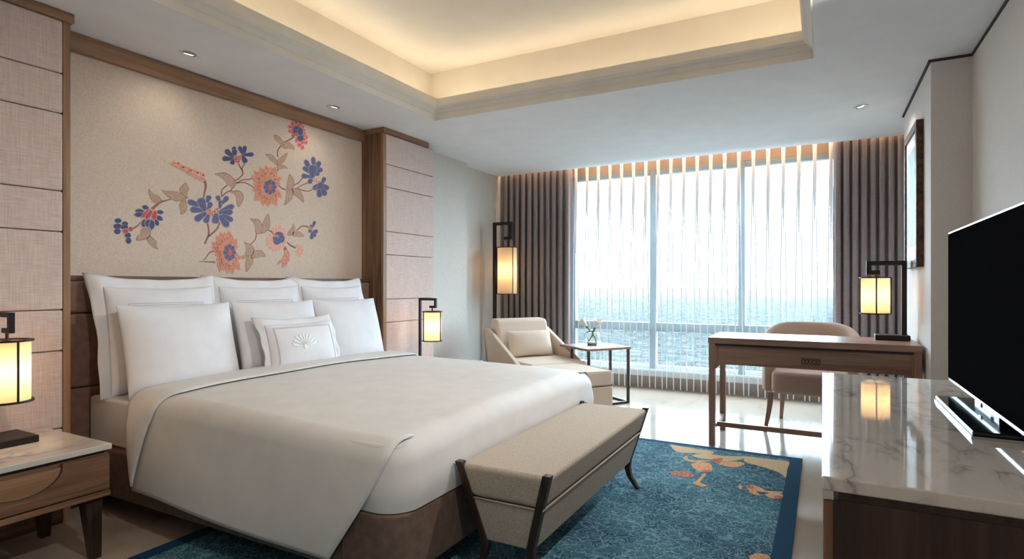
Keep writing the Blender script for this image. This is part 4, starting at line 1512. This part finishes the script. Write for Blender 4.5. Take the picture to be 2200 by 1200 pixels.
# ------------------------------------------------------------------ lounge chair, ottoman, side table
def lounge():
    root = empty('lounge_chair', (-2.84, 5.40, 0), R(-35))
    hw = 0.36
    obj('seat_base', bx(0.06, 0.80, -hw + 0.05, hw - 0.05, 0.09, 0.27), 'cream_fabric', root, bevel=0.01)
    obj('seat_cushion', bx(0.10, 0.86, -hw + 0.045, hw - 0.045, 0.272, 0.43), 'cream_fabric', root, bevel=0.04, seg=5)
    bm = bmesh.new()
    prism(bm, [(0.02, 0.44), (0.21, 0.432), (0.10, 0.795), (-0.06, 0.805)], 'y', -hw + 0.06, hw - 0.06)
    obj('back_cushion', bm, 'cream_fabric', root, bevel=0.035, seg=5)
    bm = bmesh.new()
    prism(bm, [(0.05, 0.09), (0.06, 0.09), (0.02, 0.43), (-0.07, 0.70), (-0.10, 0.70), (-0.02, 0.40)], 'y', -hw, hw)
    obj('outer_back', bm, 'cream_fabric', root, bevel=0.008)
    for s in (-1, 1):
        bm = bmesh.new()
        a, b = (hw - 0.045, hw) if s > 0 else (-hw, -hw + 0.045)
        prism(bm, [(0.0, 0.09), (0.70, 0.09), (0.76, 0.36), (0.70, 0.40), (0.02, 0.705), (-0.10, 0.705), (-0.04, 0.42)], 'y', a, b)
        obj('side_panel', bm, 'cream_fabric', root, bevel=0.010, seg=3)
    for sx in (0.10, 0.70):
        for sy in (-0.26, 0.26):
            bm = bmesh.new()
            hexa(bm, [(sx - .015, sy - .015, 0), (sx + .015, sy - .015, 0), (sx + .015, sy + .015, 0), (sx - .015, sy + .015, 0)],
                 [(sx - .025, sy - .025, 0.09), (sx + .025, sy - .025, 0.09), (sx + .025, sy + .025, 0.09), (sx - .025, sy + .025, 0.09)])
            obj('leg', bm, 'dark_walnut_z', root)
    tag(root, 'cream lounge chair with sloping sides in the corner by the drapes', 'chair')
    d = Vector((math.cos(R(-35)), math.sin(R(-35)), 0))
    s_ = Vector((-d.y, d.x, 0))
    p = Vector((-2.84, 5.40, 0)) + d * 0.315 + s_ * 0.0
    pillow('lumbar_cushion', 'cream oblong cushion leaning on the back of the lounge chair', 0.50, 0.27, 0.13, (p.x, p.y, 0.432), R(18), R(-35 - 90), 0, 0, 11, None, False, 'cream_fabric', None, 'cushion')
lounge()

def ottoman():
    root = empty('ottoman', (-1.966, 4.634, 0), R(-35))
    h = 0.29
    obj('lower_body', bx(-h, h, -h, h, 0.05, 0.295), 'cream_fabric', root, bevel=0.012, seg=3)
    obj('top_cushion', bx(-h, h, -h, h, 0.302, 0.425), 'cream_fabric', root, bevel=0.022, seg=4)
    bm = bmesh.new()
    q = h - 0.012
    tube(bm, [(-q, -q, 0.4235), (q, -q, 0.4235), (q, q, 0.4235), (-q, q, 0.4235)], 0.004, 6, True)
    obj('piping', bm, 'cream_fabric', root, smooth=True)
    obj('recess', bx(-h + 0.01, h - 0.01, -h + 0.01, h - 0.01, 0.294, 0.303), 'bed_base_brown', root)
    obj('plinth', bx(-h + 0.03, h - 0.03, -h + 0.03, h - 0.03, 0.0, 0.05), 'dark_walnut_x', root)
    tag(root, 'cream square ottoman between the bed and the lounge chair', 'ottoman')
ottoman()

def side_table():
    root = empty('side_table', (-1.995, 5.435, 0), R(-35))
    h = 0.253
    zt = 0.55
    obj('top', bx(-h, h, -h, h, zt - 0.022, zt), 'desk_walnut_x', root, bevel=0.002)
    t = 0.011
    ys = (-h + 0.022, h - 0.022)
    xs = (-0.055, h - 0.018)
    for y in ys:
        for x in xs:
            obj('leg', bx(x - t, x + t, y - t, y + t, 0.022, zt - 0.022), 'dark_walnut_z', root, bevel=0.001)
        obj('foot_bar', bx(xs[0] - t, xs[1] + t, y - t, y + t, 0.0, 0.022), 'dark_walnut_x', root, bevel=0.001)
    for x in xs:
        obj('cross_bar', bx(x - t, x + t, ys[0] + t, ys[1] - t, 0.0, 0.022), 'dark_walnut_y', root, bevel=0.001)
    tag(root, 'small square wooden side table with slim legs beside the lounge chair', 'side table')
    # glass bowl with two calla lilies
    v = empty('flower_vase', (-2.035, 5.475, 0.5505))
    bm = bmesh.new()
    prof = [(0.0, 0.0), (0.045, 0.0), (0.066, 0.018), (0.083, 0.055), (0.083, 0.085), (0.07, 0.118), (0.055, 0.135), (0.052, 0.135),
            (0.067, 0.116), (0.080, 0.084), (0.080, 0.056), (0.063, 0.021), (0.043, 0.004), (0.0, 0.004)]
    lathe(bm, prof, 36)
    bmesh.ops.remove_doubles(bm, verts=bm.verts[:], dist=1e-5)
    obj('bowl', bm, 'clear_glass', v, smooth=True)
    bm = bmesh.new()
    lathe(bm, [(0.002, 0.0055), (0.042, 0.0055), (0.060, 0.022), (0.05, 0.03), (0.002, 0.034)], 24)
    obj('white_pebbles', bm, 'pebble_white', v, smooth=True)
    stems = [[(0.05, -0.02, 0.03), (0.02, 0.0, 0.09), (-0.03, 0.0, 0.15), (-0.055, 0.005, 0.19)],
             [(-0.045, 0.02, 0.03), (0.0, 0.01, 0.10), (0.02, 0.0, 0.15), (0.03, 0.0, 0.18)]]
    heads = [((-0.05, 0.005, 0.17), Vector((-0.62, -0.30, 0.75)), 0.115), ((0.022, 0.0, 0.155), Vector((0.35, 0.18, 0.95)), 0.115)]
    for st in stems:
        bm = bmesh.new()
        P = catmull(st, 6)
        tube(bm, P, [0.0055 + 0.003 * i / len(P) for i in range(len(P))], 8)
        obj('stem', bm, 'stem_green', v, smooth=True)
    for c, d, ln in heads:
        d.normalize()
        q = d.to_track_quat('Z', 'Y')
        def f(a, b):
            th = 2 * PI * a
            r_ = 0.009 + 0.032 * b ** 1.6
            tip = 0.35 + 0.65 * (0.5 + 0.5 * math.cos(th))
            z = ln * b * (0.72 + 0.45 * (b ** 2) * (tip - 0.4))
            r2 = r_ * (1 + 0.5 * b * b * (0.5 - 0.5 * math.cos(th - PI)) * 0.6)
            return Vector(c) + q @ Vector((r2 * math.cos(th), r2 * math.sin(th), z))
        bm = bmesh.new()
        grid(bm, f, 24, 12, closed_u=True)
        o = obj('lily_flower', bm, 'lily_white', v, smooth=True)
        bm = bmesh.new()
        lathe(bm, [(0.007, -0.02), (0.0105, 0.0), (0.0125, 0.018), (0.0135, 0.03)], 12)
        for vv in bm.verts:
            vv.co = Vector(c) + q @ vv.co
        obj('calyx', bm, 'stem_green', v, smooth=True)
    tag(v, 'round glass bowl with two white calla lilies on the side table', 'vase')
side_table()

# ------------------------------------------------------------------ desk
def desk():
    x0, x1, y0, y1, zt = -0.725, 0.545, 4.32, 4.875, 0.775
    root = empty('desk', ((x0 + x1) / 2, (y0 + y1) / 2, 0))
    ox, oy = (x0 + x1) / 2, (y0 + y1) / 2
    def B(a, b, c, d, e, f): return bx(a - ox, b - ox, c - oy, d - oy, e, f)
    obj('top', B(x0, x1, y0, y1, zt - 0.042, zt), 'desk_walnut_x', root, bevel=0.002)
    lg = 0.042
    for a in (x0 + 0.004, x1 - 0.004 - lg):
        for b in (y0 + 0.004, y1 - 0.004 - lg):
            obj('leg', B(a, a + lg, b, b + lg, 0, zt - 0.0425), 'desk_walnut_z', root, bevel=0.002)
    fr = 0.016
    zb = 0.585
    xa, xb = x0 + 0.004 + lg, x1 - 0.004 - lg
    # front apron panel in a raised bead frame
    obj('apron', B(xa, xb, y0 + 0.016, y0 + 0.034, zb, zt - 0.0425), 'desk_walnut_x', root)
    obj('apron', B(xa, xb, y1 - 0.034, y1 - 0.016, zb, zt - 0.0425), 'desk_walnut_x', root)
    for a in (x0 + 0.016, x1 - 0.034):
        obj('apron', B(a, a + 0.018, y0 + 0.004 + lg, y1 - 0.004 - lg, zb, zt - 0.0425), 'desk_walnut_y', root)
    obj('bead', B(xa, xb, y0 + 0.006, y0 + 0.016, zt - 0.058, zt - 0.0425), 'dark_walnut_x', root, bevel=0.002)
    obj('bead', B(xa, xa + 0.012, y0 + 0.006, y0 + 0.016, zb, zt - 0.058), 'desk_walnut_z', root, bevel=0.002)
    obj('bead', B(xb - 0.012, xb, y0 + 0.006, y0 + 0.016, zb, zt - 0.058), 'desk_walnut_z', root, bevel=0.002)
    # stepped corner brackets under the apron
    for a, s in ((xa, 1), (xb, -1)):
        bm = bmesh.new()
        prism(bm, [(a - ox, zb), (a + s * 0.05 - ox, zb), (a + s * 0.05 - ox, zb - 0.008), (a + s * 0.028 - ox, zb - 0.008), (a + s * 0.022 - ox, zb - 0.022), (a + s * 0.012 - ox, zb - 0.022), (a + s * 0.012 - ox, zb - 0.034), (a - ox, zb - 0.034)], 'y', y0 + 0.016 - oy, y0 + 0.034 - oy)
        obj('corner_bracket', bm, 'desk_walnut_x', root)
    # carved ornament in the middle of the apron
    cx_ = (-0.07) - ox
    yf = y0 + 0.016 - oy
    cv = obj('carved_ornament', bx(cx_ - 0.062, cx_ + 0.062, yf - 0.004, yf, 0.618, 0.660), 'desk_walnut_x', root, bevel=0.002)
    bm = bmesh.new()
    prism(bm, [(cx_ - 0.042, 0.661), (cx_ + 0.042, 0.661), (cx_ + 0.036, 0.673), (cx_ + 0.022, 0.676), (cx_ + 0.014, 0.688), (cx_ - 0.014, 0.688), (cx_ - 0.022, 0.676), (cx_ - 0.036, 0.673)], 'y', yf - 0.004, yf)
    obj('crest', bm, 'desk_walnut_x', cv)
    for i in range(5):
        bm = bmesh.new()
        c = cx_ - 0.044 + 0.022 * i
        tube(bm, [(c + 0.010 * math.cos(2 * PI * k / 14), yf - 0.0045, 0.639 + 0.012 * math.sin(2 * PI * k / 14)) for k in range(14)], 0.0024, 6, True)
        obj('scroll', bm, 'dark_walnut_x', cv, smooth=True)
    bm = bmesh.new()
    tube(bm, [(cx_ - 0.058, yf - 0.0045, 0.621), (cx_ + 0.058, yf - 0.0045, 0.621), (cx_ + 0.058, yf - 0.0045, 0.657), (cx_ - 0.058, yf - 0.0045, 0.657)], 0.002, 6, True)
    obj('carved_rim', bm, 'dark_walnut_x', cv)
    # H stretcher
    for a in (x0 + 0.004 + 0.008, x1 - 0.004 - lg + 0.008):
        obj('side_stretcher', B(a, a + 0.026, y0 + 0.046, y1 - 0.046, 0.10, 0.135), 'desk_walnut_y', root, bevel=0.002)
    obj('long_stretcher', B(x0 + 0.038, x1 - 0.038, (y0 + y1) / 2 - 0.10, (y0 + y1) / 2 - 0.07, 0.10, 0.135), 'desk_walnut_x', root, bevel=0.002)
    tag(root, 'slim walnut writing desk with carved apron in front of the window', 'desk')
desk()

def tub_chair():
    root = empty('armchair', (-0.085, 5.22, 0), R(0))
    # shell: swept around the back (+y), open towards -y
    bm = bmesh.new()
    RX, RY = 0.325, 0.30
    prof_n = 10
    A0, A1 = -28, 208
    def path(t):
        a = R(A0 + (A1 - A0) * t)
        x, y = RX * math.cos(a), RY * math.sin(a) + 0.02
        if y < 0.0:
            y *= 1.25
        return x, y, a
    def top(t):
        q = abs(2 * t - 1)
        return 0.835 - 0.245 * max(0, (q - 0.22) / 0.78) ** 1.7
    secs = []
    nt_ = 40
    for i in range(nt_ + 1):
        t = i / nt_
        x, y, a = path(t)
        nx_, ny_ = math.cos(a), math.sin(a)
        zt = top(t)
        th = 0.034
        lean = 0.05 * max(0, math.sin(a))
        sec = []
        zb = 0.30
        for z, o_ in ((zb, -th), (zb + 0.2, -th), (zt - 0.04, -th)):
            f = (z - zb) / 0.5
            sec.append((x + nx_ * (o_ + lean * f), y + ny_ * (o_ + lean * f), z))
        for k in range(1, 6):
            an = PI - PI * k / 6
            f = (zt - zb) / 0.5
            sec.append((x + nx_ * (th * math.cos(an) + lean * f), y + ny_ * (th * math.cos(an) + lean * f), zt - 0.04 + 0.04 * math.sin(an)))
        for z, o_ in ((zt - 0.04, th), (zb + 0.2, th), (zb, th)):
            f = (z - zb) / 0.5
            sec.append((x + nx_ * (o_ + lean * f), y + ny_ * (o_ + lean * f), z))
        secs.append([bm.verts.new(p) for p in sec])
    m = len(secs[0])
    for a, b in zip(secs, secs[1:]):
        for k in range(m):
            j = (k + 1) % m
            bm.faces.new([a[k], a[j], b[j], b[k]])
    bm.faces.new(secs[0]); bm.faces.new(secs[-1][::-1])
    obj('backrest', bm, 'tub_fabric', root, smooth=True)
    bm = bmesh.new()
    pts = []
    for i in range(29):
        a = R(-8 + 196 * i / 28)
        pts.append((0.275 * math.cos(a), 0.25 * math.sin(a) + 0.02))
    pts += [(-0.27, -0.25), (-0.20, -0.285), (0.20, -0.285), (0.27, -0.25)]
    prism(bm, pts, 'z', 0.30, 0.475)
    obj('seat', bm, 'tub_fabric', root, bevel=0.035, seg=4)
    for sx in (-1, 1):
        for sy in (-1, 1):
            bm = bmesh.new()
            secs = []
            for k in range(7):
                t = k / 6
                z = 0.30 * (1 - t)
                if sy < 0:
                    x = sx * (0.275 + 0.04 * t ** 1.5); y = -0.22 - 0.055 * t ** 2
                else:
                    x = sx * (0.205 + 0.025 * t); y = 0.20 + 0.085 * t ** 1.6
                w_ = 0.022 - 0.009 * t
                secs.append([bm.verts.new((x + a * w_, y + b * w_, z)) for a, b in ((-1, -1), (1, -1), (1, 1), (-1, 1))])
            for a, b in zip(secs, secs[1:]):
                for k in range(4):
                    j = (k + 1) % 4
                    bm.faces.new([a[k], a[j], b[j], b[k]])
            bm.faces.new(secs[0]); bm.faces.new(secs[-1][::-1])
            obj('leg', bm, 'desk_walnut_z', root, bevel=0.002)
    tag(root, 'beige upholstered tub armchair with curved back drawn up behind the desk', 'chair')
tub_chair()

# ------------------------------------------------------------------ console and television
def console():
    x0, x1, y0, y1, zt = 0.0, XR - 0.005, 1.475, 3.225, 0.72
    root = empty('console', ((x0 + x1) / 2, (y0 + y1) / 2, 0))
    ox, oy = (x0 + x1) / 2, (y0 + y1) / 2
    def B(a, b, c, d, e, f): return bx(a - ox, b - ox, c - oy, d - oy, e, f)
    obj('marble_top', B(x0 - 0.002, x1, y0, y1, zt - 0.032, zt), 'carrara', root, bevel=0.005, seg=3)
    obj('recess', B(x0 + 0.03, x1 - 0.01, y0 + 0.014, y1 - 0.02, zt - 0.052, zt - 0.032), 'dark_walnut_y', root)
    obj('carcass', B(x0 + 0.022, x1, y0 + 0.010, y1 - 0.008, 0.06, zt - 0.052), 'dark_walnut_z', root)
    obj('corner_cap', B(x0, x0 + 0.022, y0 + 0.006, y0 + 0.028, zt - 0.052, zt - 0.032), 'chrome', root)
    for i in range(3):
        a = y0 + 0.008 + (y1 - y0 - 0.016) * i / 3
        b = y0 + 0.008 + (y1 - y0 - 0.016) * (i + 1) / 3
        dr = obj('door', B(x0 + 0.002, x0 + 0.022, a + 0.002, b - 0.002, 0.062, zt - 0.054), 'walnut_z', root, bevel=0.002)
    obj('plinth', B(x0 + 0.05, x1, y0 + 0.04, y1 - 0.03, 0.0, 0.06), 'black_metal', root)
    tag(root, 'dark wooden television console with glossy white marble top', 'console')
console()

def television():
    root = empty('television', (0.47, 2.38, 0.7205))
    W, z0, z1 = 0.545, 0.042, 0.645
    obj('housing', bx(-0.0165, 0.03, -W, W, z0, z1), 'tv_silver', root, bevel=0.003)
    obj('screen', bx(-0.0180, -0.0166, -W + 0.007, W - 0.007, z0 + 0.013, z1 - 0.008), 'tv_black', root, bevel=0.001)
    obj('sensor', bx(-0.020, -0.014, -0.02, 0.0, z0 - 0.008, z0 + 0.006), 'chrome', root)
    obj('neck', bx(-0.002, 0.05, -0.16, 0.16, 0.018, z0 + 0.12), 'tv_base_black', root, bevel=0.004)
    ft = obj('foot', bx(-0.10, 0.12, -0.345, 0.255, 0.006, 0.02), 'tv_base_black', root, bevel=0.004)
    obj('foot_trim', bx(-0.103, 0.122, -0.347, 0.257, 0.0, 0.006), 'tv_silver', ft)
    tag(root, 'large flat black television on a glossy stand on the marble console', 'television')
television()

# ------------------------------------------------------------------ picture on the pier
def picture():
    root = empty('framed_picture', (0.54, 4.72, 1.73))
    y0, y1, z0, z1 = -0.31, 0.31, -0.465, 0.465
    noisy('frame_burl', (58, 38, 28), (112, 78, 54), 40, 0.4, sc=(1, 1, 1))
    f = 0.05
    for a in ((y0, y0 + f, z0, z1), (y1 - f, y1, z0, z1), (y0 + f, y1 - f, z0, z0 + f), (y0 + f, y1 - f, z1 - f, z1)):
        obj('frame_rail', bx(-0.02, 0.019, a[0], a[1], a[2], a[3]), 'frame_burl', root, bevel=0.003)
    obj('mat_board', bx(-0.008, 0.0, y0 + f, y1 - f, z0 + f, z1 - f), 'embroidery_white', root)
    m, nt, b = new_mat('painting')
    v = coords(nt, (1, 1.6, 1))
    n = N(nt, 'ShaderNodeTexNoise'); n.inputs['Scale'].default_value = 7; n.inputs['Detail'].default_value = 6; n.inputs['Distortion'].default_value = 1.0
    L(nt, v, n.inputs['Vector'])
    L(nt, ramp(nt, n.outputs['Fac'], [(0.3, s2l((124, 156, 156))), (0.5, s2l((168, 190, 180))), (0.7, s2l((206, 204, 176)))]), b.inputs['Base Color'])
    obj('painting', bx(-0.011, -0.008, y0 + 0.12, y1 - 0.12, z0 + 0.15, z1 - 0.14), 'painting', root)
    tag(root, 'framed pale blue green picture in burl frame on the wall pier', 'picture')
picture()

# ------------------------------------------------------------------ ceiling downlights
def downlight(x, y, lab, aim=(0, 0), watts=None, col=(1.0, 0.88, 0.74), cone=130):
    root = empty('downlight', (x, y, H))
    bm = bmesh.new()
    lathe(bm, [(0.034, -0.001), (0.048, -0.0045), (0.052, -0.001), (0.052, 0.0)], 32)
    obj('rim', bm, 'moulding_paint', root, smooth=True)
    g = empty('gimbal')
    bpy.data.objects.remove(g)
    bm = bmesh.new()
    lathe(bm, [(0.002, -0.0025), (0.026, -0.003), (0.034, -0.007), (0.0345, -0.001)], 32)
    gm = obj('gimbal', bm, 'chrome', root, smooth=True)
    gm.rotation_euler = (aim[0], aim[1], 0)
    bm = bmesh.new()
    lathe(bm, [(0.0005, -0.0045), (0.024, -0.0045)], 24)
    lens = obj('lens', bm, 'downlight_glow', gm)
    ld = bpy.data.lights.new('spot', 'SPOT')
    ld.energy = watts if watts else SPOT_W
    ld.color = col
    ld.spot_size = R(cone)
    ld.spot_blend = 0.9
    ld.shadow_soft_size = 0.03
    lo = bpy.data.objects.new('spot', ld)
    C.objects.link(lo)
    lo.parent = root
    lo.location = (0, 0, -0.02)
    lo.rotation_euler = (aim[0], aim[1], 0)
    tag(root, lab, 'downlight', 'round recessed ceiling downlights')
downlight(-3.183, 2.02, 'recessed round downlight above the near half of the floral mural', (0, R(14)))
downlight(-3.183, 3.132, 'recessed round downlight above the far half of the mural near the walnut column', (0, R(14)))
downlight(0.251, 4.969, 'recessed round downlight above the desk near the picture', (0, R(-14)), SPOT_W * 4, (1.0, 0.95, 0.88))
for x, y, ry, wt, cone, lab in ((0.251, 3.0, 52, ACCENT_FILL_W * 1.45, 96, 'added fill downlight above the television, outside the picture'),
                                (0.251, 0.9, 52, ACCENT_FILL_W * 0.85, 92, 'added fill downlight just right of the camera, outside the picture'),
                                (-2.95, 0.3, -68, ACCENT_FILL_W * 1.3, 84, 'added fill downlight behind the camera on the bed wall side'),
                                (-0.6, -0.7, 0, FILL_W, 130, 'added fill downlight straight behind the camera')):
    downlight(x, y, lab, (0, R(ry)), wt, (1.0, 0.97, 0.94), cone)  # unseen lamps added to brighten the bed, right wall and near room
